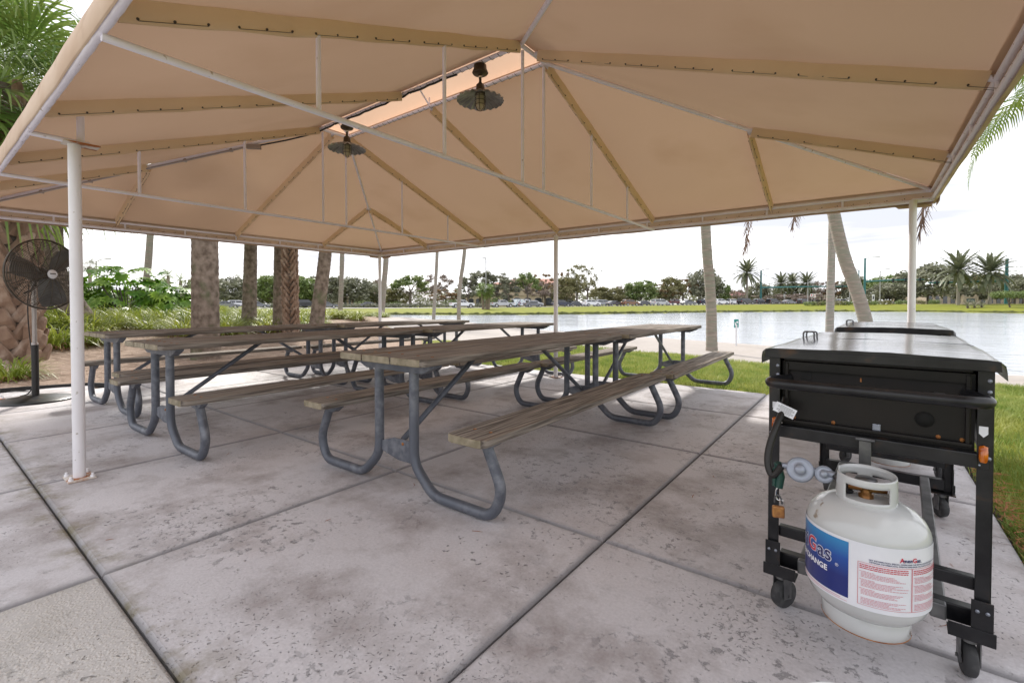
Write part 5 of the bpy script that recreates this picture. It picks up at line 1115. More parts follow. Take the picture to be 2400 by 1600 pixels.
# marker post standing at the water's edge
sp_ = at(1726, 16.6); ms_ = empty('marker_post', (sp_.x, sp_.y, gz(sp_)), 0, 'slim white marker post with a small teal sign at the water edge', 'sign')
zt = zat(760, 16.6)-gz(sp_); MB().tube([(0, 0, -.2), (0, 0, zt)], .035, 12).build('pole', M['bucket'], ms_)
mb = MB(); m3 = Matrix.Rotation(YAW, 3, 'Z'); mb.box((0, 0, zt+.03), (.16, .02, .30), 0, 0, m3, .004); o = mb.build('sign_panel', M['signgreen'], ms_)
mb = MB(); mb.add([m3@Vector(p) for p in ((-.05, -.012, zt-.04), (.03, -.012, zt-.04), (.03, -.012, zt-.01), (-.02, -.012, zt+.02), (-.05, -.012, zt+.09), (-.065, -.012, zt+.06))], [(0, 1, 2, 3, 4, 5)]); mb.add([m3@Vector(p) for p in ((.0, -.012, zt+.04), (.055, -.012, zt+.04), (.055, -.012, zt+.11), (.0, -.012, zt+.11))], [(0, 1, 2, 3)]); mb.build('pictogram', M['whiteink'], o)
# driftwood bit at the right
# ------------------------------------------------------------------ cars
PAINT = {}
def paint(n, c, metal=.2):
    PAINT[n] = mat('car_paint_'+n, c, .25, metal=metal, coat=.7, spec=.5); return PAINT[n]
paint('white', (.72, .73, .76), 0); paint('silver', (.42, .43, .45)); paint('grey', (.13, .135, .15)); paint('black', (.015, .015, .02)); paint('red', (.28, .012, .02)); paint('maroon', (.09, .015, .02)); paint('brown', (.17, .08, .035)); paint('navy', (.015, .02, .05)); paint('beige', (.48, .43, .36))
KINDS = {
 'sedan': dict(W=1.78, low=[(-2.3, .30), (2.25, .30), (2.36, .48), (2.30, .70), (2.05, .80), (.95, .93), (-1.55, 1.0), (-2.2, .98), (-2.36, .80), (-2.36, .45)], cab=[(1.1, .90), (.25, 1.38), (-.1, 1.44), (-.9, 1.44), (-1.25, 1.38), (-2.0, .97)], win=[(.85, .95), (.2, 1.33), (-.95, 1.38), (-1.55, 1.02)], wx=(1.42, -1.40), wr=.33),
 'suv': dict(W=1.88, low=[(-2.2, .38), (2.2, .38), (2.32, .6), (2.28, .88), (2.0, 1.02), (1.05, 1.12), (-2.1, 1.16), (-2.32, 1.0), (-2.3, .5)], cab=[(1.25, 1.08), (.55, 1.58), (.1, 1.70), (-1.6, 1.70), (-1.95, 1.60), (-2.28, 1.12)], win=[(1.0, 1.14), (.45, 1.56), (-1.55, 1.60), (-1.95, 1.18)], wx=(1.42, -1.38), wr=.37),
 'big_suv': dict(W=2.0, low=[(-2.6, .42), (2.6, .42), (2.72, .65), (2.70, 1.02), (2.4, 1.12), (1.35, 1.2), (-2.6, 1.22), (-2.7, .9), (-2.7, .5)], cab=[(1.5, 1.16), (.85, 1.72), (.5, 1.86), (-2.3, 1.88), (-2.5, 1.80), (-2.66, 1.18)], win=[(1.2, 1.22), (.75, 1.70), (-2.2, 1.74), (-2.4, 1.25)], wx=(1.65, -1.62), wr=.40),
 'minivan': dict(W=1.95, low=[(-2.45, .33), (2.4, .33), (2.52, .55), (2.42, .85), (1.9, 1.02), (-2.4, 1.08), (-2.52, .9), (-2.5, .45)], cab=[(1.95, .98), (.95, 1.58), (.5, 1.72), (-1.9, 1.74), (-2.2, 1.64), (-2.48, 1.05)], win=[(1.45, 1.06), (.85, 1.54), (-1.95, 1.58), (-2.2, 1.12)], wx=(1.55, -1.45), wr=.34),
 'pickup': dict(W=1.98, low=[(-2.8, .50), (2.65, .50), (2.78, .7), (2.74, 1.02), (2.35, 1.14), (1.2, 1.2), (.95, 1.2), (-.95, 1.22), (-2.82, 1.22), (-2.85, .8)], cab=[(1.35, 1.18), (.65, 1.72), (.3, 1.82), (-.75, 1.82), (-.95, 1.2)], win=[(1.05, 1.24), (.55, 1.68), (-.7, 1.70), (-.8, 1.24)], wx=(1.8, -1.75), wr=.42),
 'van': dict(W=2.0, low=[(-2.5, .40), (2.45, .40), (2.56, .6), (2.5, .95), (2.15, 1.15), (-2.5, 1.2), (-2.56, .6)], cab=[(2.2, 1.1), (1.75, 1.85), (1.4, 2.0), (-2.45, 2.02), (-2.54, 1.9), (-2.54, 1.15)], win=[(1.95, 1.25), (1.6, 1.75), (.7, 1.80), (.7, 1.25)], wx=(1.6, -1.55), wr=.36)}
def make_car(kind):
    K = KINDS[kind]; t_ = empty({'big_suv': 'suv'}.get(kind, kind), (0, 0, 0)); W = K['W']; mb = MB()
    def slab(poly, w0, w1, zr):
        n = len(poly); vs = []
        for s_ in (-1, 1):
            for x, z in poly: u = max(0, min(1, (z-zr[0])/(zr[1]-zr[0]))); vs.append((x, s_*(w0+(w1-w0)*u)/2, z))
        mb.add(vs, [tuple(range(n)), tuple(range(n, 2*n))[::-1]]+[(i_, n+i_, n+(i_+1) % n, (i_+1) % n) for i_ in range(n)])
    low = K['low']
    pl_ = []                                           # wheel arches cut into the sill line
    pl_.append(low[0]); r = K['wr']+.07
    for wx in sorted(K['wx']):
        for k in range(7): a = pi-pi*k/6; pl_.append((wx+r*cos(a), low[0][1]+max(0, r*sin(a)*.95)))
    pl_ += low[1:]
    slab(pl_, W, W*.97, (.3, 1.1)); slab(K['cab'], W*.93, W*.76, (1.0, 1.8)); mb.build('body', PAINT['white'], t_)
    mb = MB(); cab = K['cab']; w = K['win']; zt = max(z for x, z in cab)
    def yw(z): u = max(0, min(1, (z-1.0)/.8)); return (W*.93+(W*.76-W*.93)*u)/2
    for s_ in (-1, 1):
        mid = [(w[0][0]+w[-1][0])/2-.05]
        for a, b_ in ((0, .47), (.50, 1)):
            def L2(p, q, t): return (p[0]+(q[0]-p[0])*t, p[1]+(q[1]-p[1])*t)
            q = [L2(w[0], w[3], a), L2(w[1], w[2], a), L2(w[1], w[2], b_), L2(w[0], w[3], b_)]
            mb.add([(x, s_*(yw(z)+.012), z) for x, z in q], [(0, 1, 2, 3)])
    def band(p, q, o_):
        (x0, z0), (x1, z1) = p, q; d = Vector((x1-x0, 0, z1-z0)).normalized(); n_ = Vector((d.z, 0, -d.x))*o_
        a, b_ = Vector((x0, 0, z0))+Vector((x1-x0, 0, z1-z0))*.10+n_, Vector((x1, 0, z1))-Vector((x1-x0, 0, z1-z0))*.10+n_
        mb.add([(a.x, -yw(a.z)+.08, a.z), (a.x, yw(a.z)-.08, a.z), (b_.x, yw(b_.z)-.08, b_.z), (b_.x, -yw(b_.z)+.08, b_.z)], [(0, 1, 2, 3)])
    band(cab[0], cab[1], .014 if True else 0); band(cab[-2], cab[-1], .014); mb.build('window', M['carglass'], t_)
    for wx in K['wx']:
        for s_ in (-1, 1):
            mb = MB(); mr = Matrix.Rotation(pi/2, 3, 'X'); q = K['wr']
            mb.lathe([(0, -.11), (q*.9, -.11), (q, -.08), (q, .08), (q*.9, .11), (0, .11)], (wx, s_*(W/2-.10), q), 18, 0, True, mr); wh = mb.build('wheel', M['tyre'], t_)
            mb = MB(); mb.lathe([(q*.62, -.118), (q*.55, -.112), (q*.2, -.118), (0, -.12)], (wx, s_*(W/2-.10), q), 12, 0, False, mr); mb.lathe([(q*.62, .118), (q*.55, .112), (q*.2, .118), (0, .12)], (wx, s_*(W/2-.10), q), 12, 0, False, mr); mb.build('rim', M['rim'], wh)
    zl = low[2][1]+.14
    for s_ in (-1, 1):
        mb = MB(); mb.box((max(x for x, z in low)-.12, s_*(W/2-.2), zl), (.2, .34, .13), 0, 0, None, .02); mb.build('headlight', M['headlight'], t_)
        mb = MB(); mb.box((min(x for x, z in low)+.10, s_*(W/2-.14), zl+.18), (.2, .24, .16), 0, 0, None, .02); mb.build('tail_light', M['taillight'], t_)
    return t_
RDIR = CD(1, .3975); RDIR = atan2(RDIR.y, RDIR.x)
PROTO = {}
def car(kind, colr, u, lane, label, flip=False):
    base = u
    # distance along the column where it meets the road line shifted by the lane offset
    a = (u-1200)/FPX; nrm = Vector((-.3975, 1)).normalized(); off = lane
    # line: point (c, FROAD(c)) + nrm*off ; d = FROAD(c')+nrm.y*off with c = a d
    c = 0
    for _ in range(30):
        d = 108+.3975*((c-nrm.x*off)+9.9)+nrm.y*off; c = a*d
    z = float(zroad(c))+.035
    if kind not in PROTO: PROTO[kind] = make_car(kind); o = PROTO[kind]
    else: o = copy_tree(PROTO[kind])
    if colr != 'white': recolor(o, PAINT['white'], PAINT[colr])
    o.location = CD(c, d, z); o.rotation_euler = (0, 0, RDIR+(pi if flip else 0)); tag(o, label, {'big_suv': 'SUV', 'suv': 'SUV', 'pickup': 'pickup truck', 'minivan': 'minivan', 'van': 'van'}.get(kind, 'car'), 'cars queuing on the road beyond the lake'); return o
CARS = [('pickup', 'white', 1083, 0, 'large white pickup truck seen between the bowed pale palm and the twin palm clump'),
 ('pickup', 'silver', 1177, 1.0, 'silver pickup truck between the light pole and the painted van'),
 ('sedan', 'grey', 1250, 0, 'grey sedan directly in front of the painted van'),
 ('suv', 'white', 1252, 7.5, 'white car half hidden behind the grey sedan near the painted van'),
 ('suv', 'navy', 1316, 0.5, 'very dark SUV just right of the slim white far post'),
 ('sedan', 'red', 1350, 4, 'dark red sedan between the very dark SUV and a white SUV'),
 ('suv', 'white', 1386, 0, 'white SUV just right of the dark red sedan'),
 ('minivan', 'silver', 1413, 7.5, 'silver minivan behind the gap between the white SUV and the white sedan'),
 ('sedan', 'white', 1441, 3, 'white sedan left of the brown SUV'),
 ('suv', 'brown', 1477, 0, 'copper brown SUV in the middle of the row of cars'),
 ('sedan', 'red', 1511, 4, 'bright red sedan between the copper brown SUV and the white minivan'),
 ('minivan', 'white', 1547, 0, 'white minivan left of the maroon pickup'),
 ('pickup', 'maroon', 1583, 7, 'maroon pickup truck behind the white minivan'),
 ('sedan', 'grey', 1614, 1, 'grey sedan to the left of the sand palm trunk'),
 ('suv', 'navy', 1651, 6, 'dark SUV partly behind the sand palm trunk'),
 ('suv', 'white', 1689, 1, 'white SUV just right of the sand palm trunk'),
 ('suv', 'white', 1718, 6.5, 'small white SUV immediately left of the large black SUV'),
 ('big_suv', 'black', 1748, 0, 'large black SUV below the first date palm'),
 ('suv', 'grey', 1781, 4.5, 'brownish grey SUV below the first teal signal mast'),
 ('suv', 'black', 1812, 1, 'black SUV in front between the brownish grey SUV and a long white sedan'),
 ('sedan', 'white', 1849, 2, 'long white sedan below the group of three date palms'),
 ('suv', 'black', 1884, 3, 'black SUV left of the road signs at the junction'),
 ('sedan', 'silver', 1912, 9, 'silver sedan partly hidden behind the roadside shrubs left of the upright grey palm'),
 ('minivan', 'white', 1974, 6, 'white minivan seen between the two crossing grey palms'),
 ('sedan', 'white', 2083, 6, 'white sedan left of the dark red SUV by the teal mast'),
 ('big_suv', 'maroon', 2112, 2, 'dark red SUV just left of the right corner post'),
 ('sedan', 'white', 2160, 10, 'white sedan just right of the right corner post'),
 ('suv', 'maroon', 2203, 9, 'maroon SUV in front of the low shops right of the right corner post'),
 ('sedan', 'beige', 765, 0, 'beige sedan emerging right of the palm trunk that leans right'),
 ('big_suv', 'silver', 716, 9, 'silver SUV parked behind the hedge left of the palm trunk that leans right'),
 ('sedan', 'white', 535, 8, 'white sedan just right of the stout mossy palm trunk'),
 ('suv', 'white', 560, 12, 'white SUV touching the left side of the second brown palm trunk'),
 ('sedan', 'white', 605, 10, 'white car just right of the second brown palm trunk'),
 ('sedan', 'silver', 868, 14, 'silver car behind the hedge left of the far corner post')]
for a in CARS: car(*a)
pv = car('van', 'white', 1223, 6.0, 'white van covered in a colourful blue and orange mural behind the grey sedan')
mm_ = bpy.data.materials.new('mural'); mm_.use_nodes = True; t = mm_.node_tree; b = t.nodes['Principled BSDF']; b.inputs['Roughness'].default_value = .35
c0 = t.nodes.new('ShaderNodeTexCoord'); n0 = t.nodes.new('ShaderNodeTexNoise'); n0.inputs['Scale'].default_value = 1.6; n0.inputs['Detail'].default_value = 2; n0.inputs['Distortion'].default_value = 1.2; t.links.new(c0.outputs['Object'], n0.inputs[0])
r = t.nodes.new('ShaderNodeValToRGB'); r.color_ramp.interpolation = 'CONSTANT'; e = r.color_ramp.elements; e[0].color = (.7, .72, .74, 1); e[1].position = .45; e[1].color = (.10, .36, .42, 1)
for p_, c_ in ((.5, (.7, .72, .74, 1)), (.56, (.5, .2, .08, 1)), (.6, (.08, .12, .25, 1))): q = e.new(p_); q.color = c_
t.links.new(n0.outputs[0], r.inputs[0]); t.links.new(r.outputs[0], b.inputs['Base Color'])
for ch in COL.objects:
    if ch.parent == pv and ch.name.startswith('body'): ch.material_slots[0].link = 'OBJECT'; ch.material_slots[0].material = mm_
# ------------------------------------------------------------------ background trees
TP = {'oak': make_tree('round', 9, 12, M['tdark'], 1, 3800, .40), 'oak2': make_tree('round', 9, 11, M['tolive'], 2, 3400, .38), 'green': make_tree('round', 9, 9, M['tgreen'], 3, 3400, .38),
      'pine': make_tree('flat', 12, 8, M['tgreen'], 4, 2600, .32), 'pine2': make_tree('tall', 12, 7, M['tdark'], 5, 2300, .34), 'bare': make_tree('bare', 9, 10, M['tbare'], 6, 2600, .24), 'rust': make_tree('bare', 10, 8, M['trust'], 7, 2800, .27), 'tallop': make_tree('tall', 13, 8, M['tolive'], 8, 1300, .34)}
used = set(); TH = dict(oak=9, oak2=9, green=9, pine=12, pine2=12, bare=9, rust=10, tallop=13); TW = dict(oak=12, oak2=11, green=9, pine=8, pine2=7, bare=10, rust=8, tallop=8)
def tree(kind, u, vtop, wpx, d, label, rz=0):
    p = at(u, d); z = gz(p); h = (zat(vtop, d)-z)*1.08; w = wpx/FPX*d
    o = TP[kind] if kind not in used else copy_tree(TP[kind]); used.add(kind); o.location = (p.x, p.y, z); o.rotation_euler = (0, 0, rz+u*.7); sx = w/TW[kind]*1.28; o.scale = (sx, sx, h/TH[kind])
    if label: tag(o, label, 'tree', 'trees beyond the road')
    return o
TR = [('oak', 545, 655, 95, 125, 'dark grey green oak right of the stout mossy palm, behind two white cars'),
 ('oak', 615, 668, 80, 140, 'dark oak behind the white car between the second and third brown palms'),
 ('green', 640, 640, 70, 122, 'bright green tree left of the third smooth palm trunk'),
 ('green', 705, 645, 75, 124, 'bright green tree just right of the shaggy booted palm'),
 ('oak', 735, 652, 80, 135, 'dark oak behind the palm trunk that leans right'),
 ('pine2', 778, 650, 60, 125, 'green tree filling the gap left of the thin pale palm near the corner post'),
 ('oak', 828, 655, 100, 130, 'broad grey oak between the thin pale palm and the corner post'),
 ('oak', 872, 668, 80, 140, 'dark oak directly left of the far corner post'),
 ('bare', 890, 650, 60, 150, 'thin leafed tree behind the far corner post'),
 ('oak2', 925, 680, 70, 128, 'low olive tree just right of the far corner post'),
 ('pine', 962, 643, 72, 124, 'round headed bright green pine right of the far corner post'),
 ('bare', 1018, 636, 75, 135, 'leafless brown tree behind the left of the two thin palms'),
 ('rust', 1045, 675, 60, 124, 'low rusty brown tree between the two thin palms'),
 ('pine2', 1097, 650, 42, 128, 'narrow dark pine just right of the thin bowed palm'),
 ('pine2', 1126, 638, 55, 130, 'dark pine left of the first tall light pole'),
 ('pine2', 1166, 645, 55, 132, 'dark pine at the left end of the red roofed building'),
 ('pine2', 1192, 655, 48, 126, 'dense dark green tree in front of the red roofed building'),
 ('pine', 1237, 637, 50, 128, 'flat topped pine in front of the middle of the red roofed building'),
 ('bare', 1277, 655, 90, 134, 'wide leafless grey tree left of the slim white far post'),
 ('rust', 1272, 636, 50, 150, 'rusty treetop above the red roofed building'),
 ('oak2', 1323, 655, 66, 130, 'olive brown tree just right of the slim white far post'),
 ('rust', 1318, 632, 42, 150, 'rusty treetop just right of the slim white far post'),
 ('tallop', 1352, 626, 46, 130, 'tall open crowned tree, left one of a pair right of the slim white post'),
 ('tallop', 1376, 626, 42, 134, 'tall open crowned tree, right one of a pair right of the slim white post'),
 ('oak2', 1412, 676, 60, 140, 'low olive tree below the second light pole'),
 ('oak2', 1445, 678, 62, 142, 'low olive tree right of the second light pole'),
 ('bare', 1470, 660, 46, 150, 'grey bare tree left of the big round green tree'),
 ('green', 1502, 656, 66, 140, 'big round dark green tree above the bright red sedan'),
 ('rust', 1545, 662, 56, 148, 'rusty tree right of the big round green tree'),
 ('oak2', 1570, 655, 62, 146, 'olive tree above the maroon pickup'),
 ('rust', 1600, 650, 60, 152, 'orange brown tree above the grey sedan'),
 ('oak', 1648, 637, 76, 150, 'large dark grey green tree behind the sand palm trunk'),
 ('green', 1688, 662, 40, 150, 'dark green tree edge just right of the sand palm trunk'),
 ('bare', 1722, 676, 46, 165, 'bare brown tree left of the first date palm'),
 ('oak', 1776, 666, 55, 175, 'dark treetop right of the first date palm'),
 ('oak', 1862, 668, 80, 190, 'dark trees behind the three date palms'),
 ('bare', 1925, 655, 60, 185, 'bare brown tree left of the upright grey palm'),
 ('bare', 1900, 686, 90, 165, 'low bare shrub-like tree beneath the three date palms'),
 ('bare', 1820, 688, 90, 165, 'low bare brown thicket beneath the first signal arm'),
 ('rust', 1965, 655, 50, 180, 'rusty tree seen between the crossing grey palms'),
 ('oak', 2000, 650, 50, 175, 'dark oak just right of the leaning grey palm'),
 ('green', 2052, 655, 75, 170, 'layered green tree right of the tall teal mast'),
 ('green', 2100, 640, 85, 172, 'round bright topped tree left of the right corner post'),
 ('oak', 2085, 668, 90, 160, 'low dark tree under the teal signal arm left of the right corner post'),
 ('oak', 2175, 625, 110, 155, 'huge dark spreading oak right of the right corner post'),
 ('oak2', 2272, 650, 70, 175, 'olive tree between the two big date palms'),
 ('oak', 2285, 672, 80, 160, 'spreading oak below the street sign on the long signal arm'),
 ('oak2', 2330, 645, 70, 180, 'green tree behind the right hand date palm'),
 ('oak', 2378, 650, 80, 150, 'oak at the right edge beyond the last teal mast'),
 ('bare', 2398, 636, 70, 170, 'bare brown tree at the right edge of the picture'),
 ('oak', 470, 660, 90, 130, 'dark oak behind the stout mossy palm trunk'),
 ('green', 375, 650, 50, 140, 'green tree behind the big leaved bush')]
for k, a in enumerate(TR): tree(*a, rz=k)
for key in TP:
    assert key in used, key
# low far woods closing the horizon
cl = []
rg = np.random.default_rng(77)
for u in range(150, 2700, 9):
    d = 190+rg.uniform(0, 35); p = at(u, d); h = rg.uniform(3.5, 7.5) if u < 1700 else rg.uniform(3, 6.5); z0 = gz(p)
    for q in range(3): cl.append(((p.x+rg.uniform(-2, 2), p.y+rg.uniform(-2, 2), z0+h*(.25+.33*q)), rg.uniform(1.7, 2.6)))
V_, F_ = leafcloud(cl, 16000, .75, 9); tag(meshnp('far_woods', V_, F_, M['tdark']), 'low band of hazy dark woods along the horizon', 'woods', kind='stuff')
# date palms and other distant palms
def dpalm(name, key, u, vc, d, wpx, label, cw, r=.28, mt='barkgrey', grp='palms beyond the lake', tr_=None):
    p = at(u, d); z = gz(p); h = zat(vc, d)-z; t_ = empty(name, (p.x, p.y, z), 0, label, 'palm tree', grp); mb = MB(); mb.tube([(0, 0, -.3), (.05, 0, h*.5), (0, 0, h-1.2), (0, 0, h-.6), (0, 0, h)], [r*1.2, r, r, r*1.7, r*1.1], 10); mb.build('trunk', M[mt], t_)
    child_mesh('crown', CR[key], t_, (0, 0, h), u*.3, wpx/FPX*d/cw*1.25); return t_
for u, vc, d, w, lb in ((1750, 640, 150, 60, 'tall date palm standing alone left of the first teal signal mast'), (1830, 664, 180, 44, 'date palm, the left of three behind the first signal arm'), (1856, 662, 186, 42, 'date palm, the middle of three behind the first signal arm'), (1890, 664, 178, 46, 'date palm, the right of three behind the first signal arm'), (2245, 634, 112, 80, 'large date palm with yellowish crown base right of the right corner post'), (2319, 639, 110, 84, 'large date palm next to the last teal signal mast')):
    dpalm('date_palm', 'date', u, vc, d, w, lb, 7.2, .30)
dpalm('fan_palm', 'wash', 558, 651, 170, 24, 'small round headed fan palm silhouette above the oaks left of the second brown palm', 2.9, .16)
dpalm('fan_palm', 'wash', 212, 625, 62, 42, 'dusty grey fan palm just right of the thick white post', 2.9, .2)
dpalm('queen_palm', 'queen', 395, 645, 70, 34, 'feathery palm, left one of a pair behind the big leaved bush', 4.6, .14)
dpalm('queen_palm', 'queen', 424, 656, 72, 30, 'feathery palm, right one of a pair behind the big leaved bush', 4.6, .14)
dpalm('queen_palm', 'queen', 458, 665, 70, 34, 'drooping feathery palm touching the left side of the stout mossy palm', 4.6, .14)
pc_ = at(1139, 88); tw = empty('palm_clump', (pc_.x, pc_.y, gz(pc_)), 0, 'pair of short bushy palms standing together on the far lawn below the light pole', 'palm tree')
for k, (dx, h, key) in enumerate(((-.5, 3.9, 'fan'), (.45, 3.9, 'fan2'), (0.1, 3.2, 'fan'))):
    o_ = RT*dx; mb = MB(); trunk_mesh(mb, [(o_.x, o_.y, -.3), (o_.x*1.2, o_.y*1.2, h*.5), (o_.x*1.6, o_.y*1.6, h)], .26, .24, .2, .05, 10, k); mb.build('trunk', M['bark'], tw); child_mesh('crown', CR[key], tw, (o_.x*1.6, o_.y*1.6, h), k*1.3, .92)
# ------------------------------------------------------------------ shrubs, hedges
HB = {}
def hedge(name, label, u0, u1, d0, d1, h, mt='tdark', dep=1.6, grp='hedges beyond the road', n=900, size=.16, catg='hedge', zb=None):
    a, b_ = at(u0, d0), at(u1, d1); p = (a+b_)/2; z = gz(p) if zb is None else zb; rg = np.random.default_rng(int(u0)); L_ = (b_-a).length; ax = (b_-a).normalized(); cl = []
    k = max(2, int(L_/(h*.55)))
    for i in range(k+1):
        q = ax*(L_*(i/k-.5)); cl.append(((q.x, q.y, h*.42), h*.52)); cl.append(((q.x+rg.uniform(-.2, .2), q.y+dep*.3, h*.5), h*.48)); cl.append(((q.x+rg.uniform(-.2, .2), q.y-dep*.3, h*.4), h*.45))
    t_ = empty(name, (p.x, p.y, z), 0, label, catg, grp); V_, F_ = leafcloud(cl, n, size, int(u0)+3, .4); meshnp('foliage', V_, F_, M[mt], t_)
    mb = MB()
    for i in range(k): q = ax*(L_*((i+.5)/k-.5)); mb.tube([(q.x, q.y, -.2), (q.x, q.y, h*.5)], .03, 4)
    mb.build('stems', M['trunk'], t_); return t_
hedge('hedge', 'clipped dark hedge behind the road right of the thin pale palm', 792, 845, 112, 112, 1.25, n=1300)
hedge('hedge', 'short clipped hedge left of the far corner post', 858, 886, 112, 112, 1.2)
hedge('hedge', 'clipped hedge right beside the far corner post', 903, 926, 113, 113, 1.3)
hedge('hedge', 'long clipped dark hedge running to the large white pickup', 930, 1052, 113, 115, 1.3, n=2600)
hedge('hedge', 'clipped dark hedge between the large white pickup and the bushy palm pair', 1106, 1136, 116, 117, 1.3)
hedge('hedge', 'dark hedge between the second and third brown palm trunks', 612, 640, 104, 104, 1.2)
hedge('hedge', 'dark hedge right of the shaggy booted palm', 695, 718, 105, 105, 1.2)
for k, (u, v, w, mt, lb) in enumerate(((777, 693, 30, 'tdark', 'tall rounded shrub left of the thin pale palm'), (850, 702, 28, 'tgreen', 'light green shrub behind the hedge left of the far corner post'), (925, 705, 20, 'tgreen', 'small light shrub right of the far corner post'), (1060, 697, 26, 'tgreen', 'bright green bush left of the large white pickup'), (1153, 692, 30, 'tgreen', 'bright green bush right of the bushy palm pair'), (1205, 700, 34, 'tgreen', 'bright green bush behind the silver pickup'))):
    d = 122; h = zat(v, d)-gz(at(u, d)); hedge('shrub', lb, u-w*.3, u+w*.3, d, d, h, mt, 2.0, 'shrubs beyond the road', 700, .2, 'shrub')
SB = [(1898, 712, 'round shrub at the left end of the row on the far lawn'), (1920, 712, 'second round shrub from the left of the row on the far lawn'), (1937, 713, 'shrub touching the left edge of the upright grey palm'), (1970, 711, 'shrub between the upright and the leaning grey palms'), (1985, 712, 'shrub just left of the leaning grey palm trunk'), (2022, 712, 'shrub directly right of the leaning grey palm'), (2043, 711, 'wide shrub at the foot of the tall teal mast'), (2076, 713, 'thin shrub beside a dark stake on the far lawn'), (2112, 712, 'shrub in front of the dark red SUV'), (2155, 712, 'shrub right beside the right corner post'), (2190, 713, 'shrub at the right end of the row on the far lawn')]
for k, (u, v, lb) in enumerate(SB):
    d = 122; zb = zat(718.5, d)-.1; hedge('shrub', lb, u-9, u+9, d, d, 1.25, 'tolive' if k % 2 else 'tgreen', 1.5, 'row of shrubs on the far lawn', 420, .18, 'shrub')
# cycad and wind-bent topiary on the far lawn
p = at(2283, 100); cy = empty('cycad', (p.x, p.y, gz(p)), 0, 'dark spiky low cycad in front of the stone entrance sign', 'cycad'); mb = MB()
for q in (-1.4, .1, 1.6): mb.tube([tuple(RT*q)+() if False else (RT.x*q, RT.y*q, -.2), (RT.x*q, RT.y*q, .4)], .2, 8)
mb.build('stems', M['trunk'], cy)
VF = pinnate_crown(26, 1.9, 44, 16, .07, .25, (-.1, 1.2), (.5, .9), .2)
for q in (-1.4, .1, 1.6): o = meshnp('crown', VF[0], VF[1], M['tdark'], cy, (RT.x*q, RT.y*q, .35)) if q < -1 else child_mesh('crown', o.data, cy, (RT.x*q, RT.y*q, .35), q)
p = at(2368, 96); tp = empty('umbrella_tree', (p.x, p.y, gz(p)), 0, 'low flat topped clipped tree with a forked pale trunk at the right edge', 'tree')
mb = MB(); z_ = gz(p); ht = zat(683, 96)-z_
for dx, q in ((0, 1), (2.2, .8), (-1, .6)): e_ = RT*dx; mb.tube([(0, 0, -.2), (-.3*RT.x, -.3*RT.y, .6), (e_.x, e_.y, ht-.4)], [.16, .13, .07], 6)
mb.build('trunk', M['trunk'], tp); cl = [(tuple(RT*rg.uniform(-2.9, 2.9)+FW*rg.uniform(-1.6, 1.6)+Vector((0, 0, ht-.75+rg.uniform(0, .15)))), .75) for _ in range(40)]; V_, F_ = leafcloud(cl, 3600, .16, 4, .5); meshnp('crown', V_, F_, M['tgreen'], tp)
# ------------------------------------------------------------------ street furniture
def mast(u, vtop, d, label, arm=None, lamp_=None, mt='teal', r=.16, heads=(), name='signal_mast', catg='signal mast', sign=None):
    p = at(u, d); z = gz(p); h = zat(vtop, d)-z; t_ = empty(name, (p.x, p.y, z), 0, label, catg); MB().tube([(0, 0, -.2), (0, 0, h)], [r*1.15, r*.85], 12).build('pole', M[mt], t_)
    if arm:
        u1, v0, v1, d1 = arm; e = at(u1, d1)-p; z0, z1 = zat(v0, d)-z, zat(v1, d1)-z; mb = MB(); mb.tube([(0, 0, z0), (e.x*.5, e.y*.5, z0+(z1-z0)*.72), (e.x, e.y, z1)], [r*.95, r*.75, r*.5], 10); mb.build('mast_arm', M[mt], t_)
        for q, hh in heads:
            pz = z0+(z1-z0)*min(1, q*1.2); s_ = MB(); c_ = Vector((e.x*q, e.y*q, pz)); s_.box(c_+Vector((0, 0, 0)), (.42, .35, 1.05), YAW, 0, None, .03); o = s_.build('signal_head', M['sigblack'], t_); s2 = MB()
            for j_ in (-1, 0, 1): s2.lathe([(.11, 0), (.12, .12), (.11, .12), (.10, .01), (0, .01)], c_-FW*.18+Vector((0, 0, j_*.32)), 10, 0, True, (-FW).to_track_quat('Z', 'Y').to_matrix())
            s2.build('visor', M['sigblack'], o)
        if sign: s_ = MB(); c_ = Vector((e.x*sign, e.y*sign, z0+(z1-z0)*sign*1.1)); s_.box(c_, (2.2, .06, .45), YAW, 0, None, .02); s_.build('street_sign', M['signgreen'], t_)
    if lamp_:
        ul, vl = lamp_; e = at(ul, d)-p; zl = zat(vl, d)-z; mb = MB(); mb.tube(smooth([Vector((0, 0, h-.3)), Vector((e.x*.35, e.y*.35, zl-.1)), Vector((e.x, e.y, zl))], 2), .09, 6); o = mb.build('lamp_arm', M['greypole'], t_)
        s_ = MB(); s_.box((e.x, e.y, zl), (1.1, .4, .2), YAW, 0, None, .05); s_.build('lamp_head', M['greypole'], o)
    return t_
mast(1783, 634, 150, 'teal signal mast with a long arm right of the lone date palm', arm=(2010, 674, 671, 150), heads=((.68, 0), (.84, 0), (.99, 0)), r=.28, lamp_=(1799, 630))
mast(2026, 605, 118, 'tallest teal mast with lamp and long signal arm right of the leaning grey palm', arm=(2166, 660, 655, 118), lamp_=(2056, 602), heads=((.47, 0), (.68, 0), (.92, 0)), r=.24)
mast(2358, 606, 112, 'thick teal signal mast near the right edge with its arm reaching left', arm=(2175, 658, 663, 118), heads=((.89, 0), (.74, 0), (.59, 0)), sign=.37, r=.34)
mast(2012, 633, 165, 'slender teal mast between the leaning grey palm and the tallest mast', r=.2, lamp_=(1994, 630))
mast(1991, 609, 165, 'grey pole just behind the right edge of the leaning grey palm', mt='greypole', r=.12, name='street_lamp', catg='street lamp')
